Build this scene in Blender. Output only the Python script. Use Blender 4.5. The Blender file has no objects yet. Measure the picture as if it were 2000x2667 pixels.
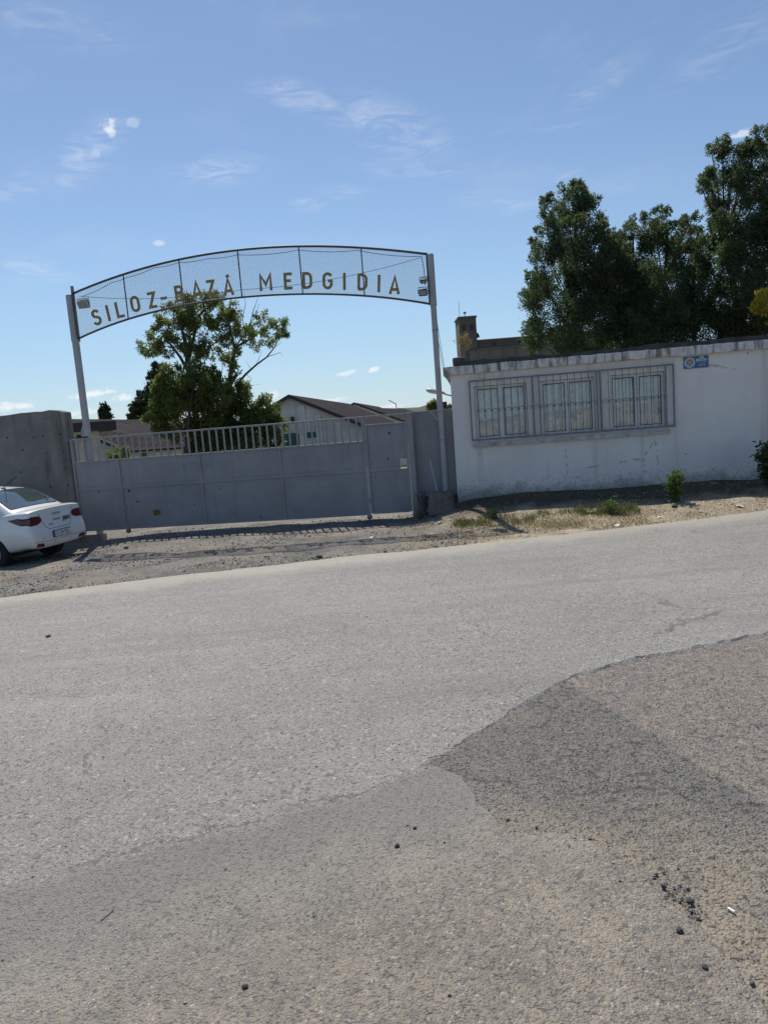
import bpy, bmesh, math, random
import numpy as np
from mathutils import Vector, Matrix, geometry
random.seed(7); rng = np.random.default_rng(11)
R = math.radians
sc = bpy.context.scene
col = sc.collection
# ------------------------------------------------------------------ camera
CAMZ = 2.0; FPX = 1850.0; ROLL = math.atan(.077); PITCH = R(7.23)
cr, sr, cp, sp = math.cos(ROLL), math.sin(ROLL), math.cos(PITCH), math.sin(PITCH)
cam_d = bpy.data.cameras.new('camera'); cam = bpy.data.objects.new('camera', cam_d); col.objects.link(cam)
upl = Vector((0, sp, cp)); fw = Vector((0, cp, -sp)); X_ = Vector((1, 0, 0))
rt = X_*cr - upl*sr; up = X_*sr + upl*cr
cam.matrix_world = Matrix(((rt.x, up.x, -fw.x, 0), (rt.y, up.y, -fw.y, 0), (rt.z, up.z, -fw.z, CAMZ), (0, 0, 0, 1)))
cam_d.sensor_fit = 'VERTICAL'; cam_d.sensor_height = 36; cam_d.lens = FPX/2667*36
cam_d.clip_end = 12000; cam_d.clip_start = .05
sc.camera = cam
# ------------------------------------------------------------------ light
SUN_EL = 56.0; SUN_AZ = -15.0        # azimuth measured from +Y, positive to +X
world = bpy.data.worlds.new('World'); sc.world = world; world.use_nodes = True
SKY_STRENGTH = .092
sun_d = bpy.data.lights.new('sun', 'SUN'); sun = bpy.data.objects.new('sun', sun_d); col.objects.link(sun)
sun_d.energy = 4.2; sun_d.angle = R(.53); sun_d.color = (1, .94, .84)
sdir = Vector((math.sin(R(SUN_AZ))*math.cos(R(SUN_EL)), math.cos(R(SUN_AZ))*math.cos(R(SUN_EL)), math.sin(R(SUN_EL))))
sun.rotation_euler = sdir.to_track_quat('Z', 'Y').to_euler()
sc.view_settings.view_transform = 'Standard'; sc.view_settings.look = 'None'
sc.view_settings.gamma = 1; sc.view_settings.use_curve_mapping = False
sc.view_settings.exposure = .25

# ------------------------------------------------------------------ pixel <-> place helpers
def ray(px, py):
    u = (px-1000)/FPX; v = -(py-1333.5)/FPX
    a = u*cr+v*sr; b = -u*sr+v*cr
    return Vector((a, cp+b*sp, -sp+b*cp))
CP = Vector((0, 0, CAMZ))
def aty(px, py, y):
    d = ray(px, py); return CP + d*(y/d.y)
RG = R(-8.2447)                       # the gate line and the guard house share one front plane
GA = Vector((-5.6192, 15.4731, 0)); GD = Vector((.98966, -.14340, 0)); GN = Vector((.14340, .98966, 0))
def W(u, v, z): return GA + GD*u + GN*v + Vector((0, 0, z))
def uz(px, py, v=0.):
    r = ray(px, py); t = GN.dot(GA + GN*v - CP)/GN.dot(r); P = CP + r*t
    return GD.dot(P-GA), P.z
def smooth(a, b, x):
    t = np.clip((x-a)/(b-a), 0, 1); return t*t*(3-2*t)
def zg(x, y):
    x = np.asarray(x, float); y = np.asarray(y, float)
    base = np.clip(.014*(x+4), -.12, .3)
    gate = np.interp(x, [-8, -6.2, -5.2, -4], [-.15, -.12, -.02, 0])
    w = smooth(11.2, 13.4, y + .144*x)*(1-smooth(.7, 1.9, x))
    z = base*(1-w) + gate*w
    v = (x-GA.x)*GN.x + (y-GA.y)*GN.y
    bank = smooth(-3.2, -.5, v)*smooth(.1, 2.6, x)*(1-smooth(1.2, 4, v))
    z = z + bank*np.maximum(0, .365-z)
    far = smooth(17, 50, y)
    z = z*(1-far) - 1.3*far
    return z
def G(px, py, dz=0.):
    d = ray(px, py); t = 1.0
    for k in range(22):
        P = CP + d*t; h = P.z-(float(zg(P.x, P.y))+dz)
        t += h/max(-d.z, .02)*.9
    return CP + d*t

# ------------------------------------------------------------------ node / material helpers
def nt(m): m.use_nodes = True; return m.node_tree
class N:
    def __init__(s, tree): s.t = tree
    def add(s, typ, **kw):
        n = s.t.nodes.new(typ)
        for k, v in kw.items():
            if k.startswith('i_'):
                n.inputs[int(k[2:])].default_value = v
            else: setattr(n, k, v)
        return n
    def link(s, a, b): s.t.links.new(a, b)
    def math(s, op, a, b=None, c=None, clamp=False):
        n = s.t.nodes.new('ShaderNodeMath'); n.operation = op; n.use_clamp = clamp
        for i, q in enumerate((a, b, c)):
            if q is None: continue
            if isinstance(q, (int, float)): n.inputs[i].default_value = q
            else: s.link(q, n.inputs[i])
        return n.outputs[0]
    def mix(s, f, a, b, blend='MIX'):
        n = s.t.nodes.new('ShaderNodeMix'); n.data_type = 'RGBA'; n.blend_type = blend
        for i, q in ((0, f), (6, a), (7, b)):
            if isinstance(q, (int, float)): n.inputs[i].default_value = q
            elif isinstance(q, (tuple, list)): n.inputs[i].default_value = (*q[:3], 1)
            else: s.link(q, n.inputs[i])
        return n.outputs[2]
    def noise(s, vec, scale, detail=4, rough=.55, out=0, dist=0.):
        n = s.t.nodes.new('ShaderNodeTexNoise'); n.inputs['Scale'].default_value = scale
        n.inputs['Detail'].default_value = detail; n.inputs['Roughness'].default_value = rough; n.inputs['Distortion'].default_value = dist
        if vec is not None: s.link(vec, n.inputs['Vector'])
        return n.outputs[out]
    def vor(s, vec, scale, feature='F1', out='Distance', rnd=1.):
        n = s.t.nodes.new('ShaderNodeTexVoronoi'); n.feature = feature; n.inputs['Scale'].default_value = scale
        n.inputs['Randomness'].default_value = rnd
        if vec is not None: s.link(vec, n.inputs['Vector'])
        return n.outputs[out]
    def ramp(s, f, a, b, lo=0., hi=1.):
        n = s.t.nodes.new('ShaderNodeMapRange'); n.interpolation_type = 'SMOOTHSTEP'
        s.link(f, n.inputs[0]); n.inputs[1].default_value = a; n.inputs[2].default_value = b
        n.inputs[3].default_value = lo; n.inputs[4].default_value = hi
        return n.outputs[0]
    def mapping(s, vec, scale=(1, 1, 1), loc=(0, 0, 0), rot=(0, 0, 0), typ='POINT'):
        n = s.t.nodes.new('ShaderNodeMapping'); n.vector_type = typ
        n.inputs['Scale'].default_value = scale; n.inputs['Location'].default_value = loc; n.inputs['Rotation'].default_value = rot
        s.link(vec, n.inputs[0]); return n.outputs[0]
def new_mat(name):
    m = bpy.data.materials.new(name); t = nt(m); n = N(t); b = t.nodes['Principled BSDF']
    return m, n, b
def obj_co(n): return n.add('ShaderNodeTexCoord').outputs['Object']
def setc(n, b, c, key='Base Color'):
    if isinstance(c, (tuple, list)): b.inputs[key].default_value = (*c[:3], 1)
    else: n.link(c, b.inputs[key])
def bump(n, b, h, strength=.3, dist=.01):
    k = n.add('ShaderNodeBump'); k.inputs['Strength'].default_value = strength; k.inputs['Distance'].default_value = dist
    n.link(h, k.inputs['Height']); n.link(k.outputs[0], b.inputs['Normal'])
def plain(name, c, rough=.6, metal=0., var=.12, scale=6., bmp=0., bscale=60., spec=.5, coat=0., dirt=None):
    m, n, b = new_mat(name); co = obj_co(n)
    f = n.noise(co, scale, 5, .6)
    dk = tuple(x*(1-var*1.6) for x in c); lt = tuple(min(1, x*(1+var)) for x in c)
    cc = n.mix(n.ramp(f, .25, .75), dk, lt)
    if dirt:
        g = n.noise(co, scale*.45, 6, .65, dist=.6)
        cc = n.mix(n.ramp(g, .52, .72, 0, .8), cc, dirt)
    setc(n, b, cc); b.inputs['Roughness'].default_value = rough; b.inputs['Metallic'].default_value = metal
    b.inputs['Specular IOR Level'].default_value = spec; b.inputs['Coat Weight'].default_value = coat
    if bmp: bump(n, b, n.noise(co, bscale, 4, .6), bmp, .01)
    return m

# ------------------------------------------------------------------ mesh helpers
class MB:
    def __init__(s): s.v = []; s.f = []
    def box(s, x0, x1, y0, y1, z0, z1, M=None):
        b = len(s.v); P = [(x, y, z) for x in (x0, x1) for y in (y0, y1) for z in (z0, z1)]
        if M is not None: P = [tuple(M @ Vector(p)) for p in P]
        s.v += P
        s.f += [(b+a, b+c, b+d, b+e) for a, c, d, e in ((0, 1, 3, 2), (4, 6, 7, 5), (0, 4, 5, 1), (2, 3, 7, 6), (0, 2, 6, 4), (1, 5, 7, 3))]
        return s
    def quad(s, *P):
        b = len(s.v); s.v += [tuple(p) for p in P]; s.f.append(tuple(range(b, b+len(P)))); return s
    def tube(s, path, r, seg=8, caps=True):
        path = [Vector(p) for p in path]; n = len(path); rs = r if isinstance(r, (list, tuple)) else [r]*n
        b = len(s.v); ref = None
        for i, p in enumerate(path):
            t = (path[min(i+1, n-1)]-path[max(i-1, 0)])
            if t.length < 1e-9: t = Vector((0, 0, 1))
            t.normalize()
            if ref is None:
                ref = t.cross(Vector((0, 0, 1)))
                if ref.length < .1: ref = t.cross(Vector((1, 0, 0)))
            ref = (ref - t*ref.dot(t)).normalized(); o = t.cross(ref)
            for k in range(seg):
                a = 2*math.pi*k/seg
                s.v.append(tuple(p + (ref*math.cos(a)+o*math.sin(a))*rs[i]))
        for i in range(n-1):
            for k in range(seg):
                k2 = (k+1) % seg
                s.f.append((b+i*seg+k, b+i*seg+k2, b+(i+1)*seg+k2, b+(i+1)*seg+k))
        if caps and seg > 2:
            s.f.append(tuple(b+k for k in reversed(range(seg)))); s.f.append(tuple(b+(n-1)*seg+k for k in range(seg)))
        return s
    def sqtube(s, p, q, w, M=None): # square bar between two points
        p, q = Vector(p), Vector(q); t = (q-p).normalized(); a = t.cross(Vector((0, 1, 0)))
        if a.length < .1: a = t.cross(Vector((1, 0, 0)))
        a.normalize(); o = t.cross(a); b = len(s.v); h = w/2
        for P in (p, q):
            for i, j in ((-h, -h), (h, -h), (h, h), (-h, h)): s.v.append(tuple(P+a*i+o*j))
        s.f += [(b, b+3, b+2, b+1), (b+4, b+5, b+6, b+7)] + [(b+k, b+(k+1) % 4, b+4+(k+1) % 4, b+4+k) for k in range(4)]
        return s
    def prism(s, poly, y0, y1):   # polygon in xz, extruded along y
        b = len(s.v); n = len(poly)
        s.v += [(x, y0, z) for x, z in poly] + [(x, y1, z) for x, z in poly]
        s.f.append(tuple(b+k for k in range(n))); s.f.append(tuple(b+n+k for k in reversed(range(n))))
        s.f += [(b+k, b+n+k, b+n+(k+1) % n, b+(k+1) % n) for k in range(n)]
        return s
    def lathe(s, prof, seg=16, axis='z', c=(0, 0, 0)):
        b = len(s.v); n = len(prof)
        for r, h in prof:
            for k in range(seg):
                a = 2*math.pi*k/seg; x, y = r*math.cos(a), r*math.sin(a)
                p = (x, y, h) if axis == 'z' else ((x, h, y) if axis == 'y' else (h, x, y))
                s.v.append((p[0]+c[0], p[1]+c[1], p[2]+c[2]))
        for i in range(n-1):
            for k in range(seg):
                k2 = (k+1) % seg; s.f.append((b+i*seg+k, b+i*seg+k2, b+(i+1)*seg+k2, b+(i+1)*seg+k))
        s.f.append(tuple(b+k for k in reversed(range(seg)))); s.f.append(tuple(b+(n-1)*seg+k for k in range(seg)))
        return s
    def mesh(s, name):
        me = bpy.data.meshes.new(name); me.from_pydata(s.v, [], s.f)
        bm = bmesh.new(); bm.from_mesh(me); bmesh.ops.recalc_face_normals(bm, faces=bm.faces); bm.to_mesh(me); bm.free()
        return me
    def build(s, name, mat, parent=None, bevel=0, sm=False, sub=0):
        me = s.mesh(name); me.materials.append(mat)
        return link(name, me, parent, bevel, sm, sub)
def link(name, me, parent=None, bevel=0, sm=False, sub=0):
    o = bpy.data.objects.new(name, me); col.objects.link(o)
    if parent is not None: o.parent = parent
    if sm: me.polygons.foreach_set('use_smooth', [True]*len(me.polygons))
    if bevel:
        k = o.modifiers.new('bevel', 'BEVEL'); k.width = bevel; k.segments = 2; k.limit_method = 'ANGLE'
    if sub:
        k = o.modifiers.new('subd', 'SUBSURF'); k.levels = sub; k.render_levels = sub
    return o
def tag(o, label, cat=None, group=None, kind=None):
    if label: o['label'] = label
    if cat: o['category'] = cat
    if group: o['group'] = group
    if kind: o['kind'] = kind
    return o
def thing(name, label, cat, loc=(0, 0, 0), rotz=0., group=None):
    o = bpy.data.objects.new(name, None); col.objects.link(o); o.location = loc; o.rotation_euler = (0, 0, rotz)
    o.empty_display_size = .2
    return tag(o, label, cat, group)
def np_mesh(name, V, F, mat):
    me = bpy.data.meshes.new(name); V = np.asarray(V, np.float32); F = np.asarray(F, np.int32)
    k = F.shape[1]
    me.vertices.add(len(V)); me.vertices.foreach_set('co', V.ravel())
    me.loops.add(F.size); me.loops.foreach_set('vertex_index', F.ravel())
    me.polygons.add(len(F)); me.polygons.foreach_set('loop_start', np.arange(0, F.size, k, dtype=np.int32))
    me.update(calc_edges=True); me.validate(); me.materials.append(mat)
    return me
def text(s, size, mat, parent, loc, rot, name='lettering', ext=.001, bold=0., sx=1.):
    cu = bpy.data.curves.new('t', 'FONT'); cu.body = s; cu.size = size; cu.extrude = ext; cu.offset = bold
    cu.align_x = 'CENTER'; cu.align_y = 'CENTER'
    to = bpy.data.objects.new('t', cu); me = bpy.data.meshes.new_from_object(to); me.name = name
    bpy.data.objects.remove(to); bpy.data.curves.remove(cu)
    me.materials.clear(); me.materials.append(mat)
    o = link(name, me, parent); o.location = loc; o.rotation_euler = rot; o.scale = (sx, 1, 1)
    return o

# ------------------------------------------------------------------ sky with clouds
wt = world.node_tree; wn = N(wt)
for q in list(wt.nodes): wt.nodes.remove(q)
sky = wn.add('ShaderNodeTexSky'); sky.sky_type = 'NISHITA'; sky.sun_disc = False
sky.sun_elevation = R(SUN_EL); sky.sun_rotation = R(SUN_AZ); sky.altitude = 50
sky.air_density = 1.0; sky.dust_density = .15; sky.ozone_density = 2.5
tc = wn.add('ShaderNodeTexCoord').outputs['Generated']
sep = wn.add('ShaderNodeSeparateXYZ'); wn.link(tc, sep.inputs[0])
az = wn.math('ARCTAN2', sep.outputs[0], sep.outputs[1]); el = wn.math('ARCSINE', sep.outputs[2])
cmb = wn.add('ShaderNodeCombineXYZ'); wn.link(az, cmb.inputs[0]); wn.link(el, cmb.inputs[1]); ae = cmb.outputs[0]
def az_el(px, py):
    d = ray(px, py).normalized(); return math.atan2(d.x, d.y), math.asin(d.z)
wisp_n = wn.noise(wn.mapping(ae, (5, 22, 1), rot=(0, 0, R(-14))), 3.2, 9, .62, dist=1.1)
puff_n = wn.noise(wn.mapping(ae, (1, 1.7, 1)), 62, 6, .62, dist=.2)
wisp = wn.ramp(wisp_n, .36, .80); puff = wn.ramp(puff_n, .36, .56)
acc = None
def cloud(px, py, rx, ry, ang, kind, amt):
    global acc
    a, e = az_el(px, py)
    q = wn.mapping(ae, (rx/FPX, ry/FPX, 1), (a, e, 0), (0, 0, R(ang)), 'TEXTURE')
    L = wn.add('ShaderNodeVectorMath'); L.operation = 'LENGTH'; wn.link(q, L.inputs[0])
    if kind == 'p':
        f = wn.math('SUBTRACT', 1.0, L.outputs['Value']); f = wn.math('ADD', f, wn.math('MULTIPLY_ADD', puff_n, 2.4, -1.25))
        f = wn.ramp(f, .05, .75, 0, amt)
    else:
        f = wn.ramp(L.outputs['Value'], 1.05, .1); f = wn.math('MULTIPLY', wn.math('MULTIPLY', f, wisp), amt*.72)
    acc = f if acc is None else wn.math('MAXIMUM', acc, f)
for c in ((230, 400, 150, 60, 40, 'w', .5), (60, 480, 120, 40, 20, 'w', .35), (570, 445, 160, 45, 4, 'w', .6), (780, 255, 150, 45, -12, 'w', .6),
          (1010, 330, 230, 75, -20, 'w', .5), (1080, 440, 220, 40, -8, 'w', .32), (1570, 205, 140, 40, 20, 'w', .3), (1300, 520, 190, 45, -12, 'w', .32), (60, 700, 170, 40, -6, 'w', .34),
          (800, 535, 60, 22, 0, 'w', .55), (140, 60, 260, 60, -4, 'w', .25), (1900, 120, 220, 60, 20, 'w', .22), (1480, 480, 60, 60, 40, 'w', .32), (900, 500, 90, 25, -5, 'w', .3), (1450, 310, 160, 40, -8, 'w', .2),
          (287, 333, 26, 24, 20, 'p', .75), (345, 318, 28, 16, 15, 'p', .25), (255, 398, 20, 13, 20, 'p', .28), (1935, 346, 38, 12, 6, 'p', .55), (412, 635, 22, 9, 5, 'p', .4),
          (240, 1027, 66, 13, 4, 'p', .8), (322, 1034, 30, 12, 4, 'p', .7), (20, 1060, 90, 14, 4, 'p', .75), (180, 1078, 90, 16, 4, 'p', .55), (560, 1042, 60, 13, 4, 'p', .6), (905, 972, 36, 9, 8, 'p', .62), (972, 963, 20, 9, 6, 'p', .75), (870, 1042, 60, 10, 4, 'p', .5), (700, 1030, 40, 12, 4, 'p', .5), (1010, 1060, 70, 10, 4, 'p', .45)):
    cloud(*c)
# the same thin cirrus carries on all over the sky
every = wn.math('MULTIPLY', wn.ramp(wn.noise(wn.mapping(ae, (2.2, 7, 1), rot=(0, 0, R(-10))), 1.7, 6, .6, dist=.6), .52, .8), .10)
acc = wn.math('MAXIMUM', acc, every)
hz = wn.ramp(el, .34, -.03, 0, .58)      # summer haze over the horizon, all round
hs = wn.mix(hz, sky.outputs[0], (2.9, 4.9, 7.2))
sc_col = wn.mix(acc, hs, (8.6, 8.8, 9.1))
bg = wn.add('ShaderNodeBackground'); wn.link(sc_col, bg.inputs[0]); bg.inputs[1].default_value = SKY_STRENGTH
wo = wn.add('ShaderNodeOutputWorld'); wn.link(bg.outputs[0], wo.inputs[0])

# ------------------------------------------------------------------ ground materials
def asphalt(name, mid, light, dark, stone=75., gap=.5, dust=None, streak=0., bst=.5, light_amt=.9, seam=None, dustlo=.46, edge=None):
    m, n, b = new_mat(name); co = obj_co(n)
    wob = n.noise(co, 30, 2, .5, out=1)
    cow = n.add('ShaderNodeVectorMath'); cow.operation = 'MULTIPLY_ADD'; n.link(wob, cow.inputs[0]); cow.inputs[1].default_value = (.012, .012, .012); n.link(co, cow.inputs[2]); cow = cow.outputs[0]
    cell = n.vor(cow, stone, out='Color'); sepc = n.add('ShaderNodeSeparateColor'); n.link(cell, sepc.inputs[0])
    big = n.vor(cow, stone*.42, out='Color'); sepb = n.add('ShaderNodeSeparateColor'); n.link(big, sepb.inputs[0])
    dist = n.vor(cow, stone)
    c = n.mix(n.ramp(n.noise(co, .45, 5, .6), .3, .7), tuple(x*.86 for x in mid), tuple(x*1.1 for x in mid))
    c = n.mix(n.ramp(n.noise(co, 5, 6, .7), .35, .7, 0, .45), c, tuple(x*.72 for x in mid))
    c = n.mix(n.ramp(n.noise(co, 13, 7, .82), .46, .34, 0, .55), c, tuple(x*.5 for x in mid))
    c = n.mix(n.ramp(sepc.outputs[0], .12, .0, 0, .75), c, dark)
    c = n.mix(n.ramp(sepc.outputs[1], .84, .99, 0, light_amt*.6), c, light)
    c = n.mix(n.ramp(sepb.outputs[1], .955, .985, 0, light_amt*.6), c, light)
    c = n.mix(n.ramp(sepb.outputs[2], .09, .03, 0, .7), c, dark)
    c = n.mix(n.ramp(dist, .45, .8, 0, gap), c, dark)
    pit = n.math('MAXIMUM', n.ramp(n.noise(co, 52, 3, .65), .42, .31), n.math('MULTIPLY', n.ramp(n.noise(co, 20, 3, .6), .37, .30), .7)); c = n.mix(n.math('MULTIPLY', pit, .75), c, dark)
    if streak:
        st = n.noise(n.mapping(co, (.22, 3.0, 1), rot=(0, 0, R(-9))), 1.0, 5, .6)
        c = n.mix(n.ramp(st, .5, .75, 0, streak), c, tuple(x*.62 for x in mid))
        st2 = n.noise(n.mapping(co, (.10, .9, 1), (3, 7, 0), rot=(0, 0, R(-9))), .8, 5, .6)
        c = n.mix(n.ramp(st2, .5, .8, 0, streak*.8), c, tuple(min(1, x*1.35) for x in mid))
    dv_ = n.add('ShaderNodeVectorMath'); dv_.operation = 'MULTIPLY_ADD'; n.link(n.noise(co, 1.7, 6, .7, out=1), dv_.inputs[0]); dv_.inputs[1].default_value = (.9, .9, 0); n.link(co, dv_.inputs[2])
    crk = n.vor(dv_.outputs[0], .42, 'DISTANCE_TO_EDGE'); crack = n.math('MULTIPLY', n.ramp(crk, .007, .0015), n.ramp(n.noise(co, .55, 3, .5), .54, .62)); c = n.mix(n.math('MULTIPLY', crack, .75), c, dark)
    oil = n.noise(co, .9, 6, .7, dist=.5); c = n.mix(n.ramp(oil, .62, .74, 0, .35), c, tuple(x*.55 for x in mid))
    if dust:
        d = n.noise(co, 1.3, 6, .62); c = n.mix(n.ramp(d, dustlo, dustlo+.3, 0, .75), c, dust)
        d2 = n.noise(co, 22, 4, .7); c = n.mix(n.ramp(d2, .5, .66, 0, .5), c, dust)
    if seam:   # the driving lane meets the older dusty apron along this line (a, b, width)
        (ax, ay), (bx, by) = seam['line']; L = math.hypot(bx-ax, by-ay); nx, ny = (by-ay)/L, -(bx-ax)/L
        s_ = n.add('ShaderNodeSeparateXYZ'); n.link(co, s_.inputs[0])
        dd = n.math('ADD', n.math('MULTIPLY', s_.outputs[0], nx), n.math('MULTIPLY_ADD', s_.outputs[1], ny, -(ax*nx+ay*ny)))
        dd = n.math('ADD', dd, n.math('MULTIPLY_ADD', n.noise(co, 2.2, 8, .72), .62, -.31))
        bandm = n.math('MULTIPLY', n.ramp(dd, -.02, .10), n.ramp(dd, .95, .3)); c = n.mix(n.math('MULTIPLY', bandm, seam.get('band', 0.)), c, tuple(x*.58 for x in mid))
        apr = n.mix(n.ramp(n.noise(co, 2.5, 6, .7), .35, .7), seam['a'], seam['b'])
        apr = n.mix(n.ramp(sepc.outputs[0], .2, .05, 0, .6), apr, dark)
        apr = n.mix(n.ramp(sepb.outputs[0], .80, .92, 0, .6), apr, (.115, .115, .118))
        apr = n.mix(n.ramp(n.noise(co, 30, 4, .7), .48, .66, 0, .5), apr, tuple(x*1.25 for x in seam['a']))
        apr = n.mix(n.ramp(sepc.outputs[2], .95, .99, 0, .45), apr, light)
        apr = n.mix(n.math('MULTIPLY', pit, .7), apr, dark)
        c = n.mix(n.ramp(dd, -.05, seam.get('w', 1.1)), c, apr)
        ck = n.math('ABSOLUTE', dd); c = n.mix(n.math('MULTIPLY', n.ramp(ck, .018, .0, 0, .9), n.ramp(n.noise(co, 1.9, 4, .6), .40, .52)), c, dark)
    if edge:
        (ax, ay), (bx, by) = edge['line']; L = math.hypot(bx-ax, by-ay); nx, ny = (by-ay)/L, -(bx-ax)/L
        s_ = n.add('ShaderNodeSeparateXYZ'); n.link(co, s_.inputs[0])
        dd = n.math('ADD', n.math('MULTIPLY', s_.outputs[0], nx), n.math('MULTIPLY_ADD', s_.outputs[1], ny, -(ax*nx+ay*ny)))
        dd = n.math('ADD', dd, n.math('MULTIPLY_ADD', n.noise(co, 1.4 if 'amp' not in edge else 6, 6, .65), edge.get('amp', .9), -.5*edge.get('amp', .9)))
        c = n.mix(n.ramp(dd, edge.get('w0', .75), edge.get('w1', .12), 0, edge.get('s', .8)), c, edge['c'])
    setc(n, b, c); b.inputs['Roughness'].default_value = .62; b.inputs['Specular IOR Level'].default_value = .45
    h = n.math('ADD', n.math('MULTIPLY', dist, -.8), n.math('MULTIPLY', n.noise(co, 22, 5, .7), 1.6))
    h = n.math('SUBTRACT', h, n.math('MULTIPLY', pit, .9))
    bump(n, b, h, bst, .012)
    return m
def pxy(px, py): p = G(px, py); return (p.x, p.y)
M_road = asphalt('asphalt_lane', (.262, .252, .232), (.46, .45, .42), (.10, .095, .088), 105, .35, streak=.6, bst=.7,
                 seam=dict(line=(pxy(0, 2330), pxy(1100, 2012)), band=.75, w=1.25, a=(.245, .213, .170), b=(.15, .132, .11)), edge=dict(line=(pxy(0, 1561), pxy(2000, 1332)), c=(.36, .335, .285)))
M_old = asphalt('asphalt_old_reddish', (.195, .172, .156), (.37, .34, .31), (.07, .055, .05), 75, .7, dust=(.33, .27, .20), bst=.8, light_amt=.6, dustlo=.56)
M_patch = asphalt('asphalt_patch_dark', (.155, .148, .137), (.30, .29, .27), (.035, .033, .03), 80, .75, dust=(.255, .215, .165), bst=.9, light_amt=.5, dustlo=.52, seam=dict(line=(pxy(1150, 2020), pxy(2000, 2110)), a=(.265, .225, .168), b=(.17, .148, .118), w=.7), edge=dict(line=(pxy(1500, 1782), pxy(2010, 2095)), c=(.27, .235, .18), amp=.16, w0=.07, w1=.0, s=.75))
def earth():
    m, n, b = new_mat('verge_earth'); co = obj_co(n); s_ = n.add('ShaderNodeSeparateXYZ'); n.link(co, s_.inputs[0])
    cell = n.vor(co, 42, out='Color'); sc_ = n.add('ShaderNodeSeparateColor'); n.link(cell, sc_.inputs[0])
    grav = n.mix(sc_.outputs[0], (.10, .095, .088), (.31, .295, .27))
    grav = n.mix(n.ramp(n.noise(co, 1.1, 6, .65), .4, .66), grav, (.13, .122, .11))
    soil = n.mix(n.ramp(n.noise(co, 3, 7, .7), .3, .7), (.20, .155, .10), (.40, .335, .245))
    soil = n.mix(n.ramp(sc_.outputs[1], .82, .95), soil, (.5, .46, .38))
    w = n.math('ADD', s_.outputs[0], n.math('MULTIPLY_ADD', n.noise(co, .8, 5, .6), 4.0, -2.0))
    c = n.mix(n.ramp(w, .2, 2.0), grav, soil)
    c = n.mix(n.ramp(n.noise(co, .7, 5, .6), .5, .66, 0, .7), c, (.275, .235, .175))
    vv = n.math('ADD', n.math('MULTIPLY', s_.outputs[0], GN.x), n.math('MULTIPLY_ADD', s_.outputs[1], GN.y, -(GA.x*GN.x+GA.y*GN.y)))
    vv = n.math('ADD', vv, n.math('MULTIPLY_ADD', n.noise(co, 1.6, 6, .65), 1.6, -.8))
    shade_mould = n.mix(n.ramp(n.noise(co, 11, 5, .7), .35, .65), (.05, .042, .03), (.12, .10, .07))     # dark mould colour at the house foot, widened to paint in its shadow band
    c = n.mix(n.math('MULTIPLY', n.ramp(vv, -1.95, -1.2), n.ramp(s_.outputs[0], .9, 1.8)), c, shade_mould)
    y = n.math('ADD', s_.outputs[1], n.math('MULTIPLY_ADD', n.noise(co, .2, 4, .5), 12, -6))
    c = n.mix(n.ramp(y, 22, 45), c, n.mix(n.ramp(n.noise(co, .15, 5, .6), .4, .6), (.11, .12, .05), (.24, .21, .13)))
    setc(n, b, c); b.inputs['Roughness'].default_value = .92; b.inputs['Specular IOR Level'].default_value = .2
    h = n.math('ADD', n.math('MULTIPLY', n.vor(co, 42), -1.0), n.math('MULTIPLY', n.noise(co, 9, 7, .7), 2.5))
    bump(n, b, h, .8, .02)
    return m
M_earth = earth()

# ------------------------------------------------------------------ ground sheet, roads
def lines(dense0, dense1, step, far0, far1):
    a = list(np.arange(dense0, dense1+1e-6, step)); s = step; x = dense1
    while x < far1: s *= 1.25; x += s; a.append(x)
    s = step; x = dense0; pre = []
    while x > far0: s *= 1.25; x -= s; pre.append(x)
    return np.array(pre[::-1]+a)
gx = lines(-9, 9, .14, -4000, 4000); gy = lines(7, 17, .11, -600, 6000)
XX, YY = np.meshgrid(gx, gy); ZZ = zg(XX, YY)
near = ((XX > -10) & (XX < 10) & (YY > 7.5) & (YY < 18))
lump = np.zeros_like(XX)
for k in range(26):
    fx, fy = rng.normal(0, 3.2, 2); lump += np.sin(fx*XX+fy*YY+rng.uniform(0, 6.3))*.0032
v_ = (XX-GA.x)*GN.x+(YY-GA.y)*GN.y
ZZ = ZZ + np.where(near, lump - .006, -.01*(YY < 20))
nx_, ny_ = len(gx), len(gy)
far_edge = [pxy(*p) for p in ((0, 1561), (230, 1531), (458, 1503), (700, 1477), (960, 1447), (1060, 1440), (1206, 1423), (1500, 1392), (1760, 1362), (2000, 1332))]
fe_ = np.array(far_edge); sl0 = (fe_[2]-fe_[0]); sl1 = fe_[-1]-fe_[-3]
fx_ = np.concatenate([[fe_[0, 0]-60], fe_[:, 0], [fe_[-1, 0]+60]]); fy_ = np.concatenate([[fe_[0, 1]-60*sl0[1]/sl0[0]], fe_[:, 1], [fe_[-1, 1]+60*sl1[1]/sl1[0]]])
ZZ = ZZ - .03*(YY < np.interp(XX, fx_, fy_)-.16)
V = np.stack([XX.ravel(), YY.ravel(), ZZ.ravel()], 1)
ii, jj = np.meshgrid(np.arange(nx_-1), np.arange(ny_-1)); q = (jj*nx_+ii).ravel()
F = np.stack([q, q+1, q+1+nx_, q+nx_], 1)
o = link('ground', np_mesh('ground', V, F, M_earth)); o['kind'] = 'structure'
o.data.polygons.foreach_set('use_smooth', [True]*len(o.data.polygons))

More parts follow.
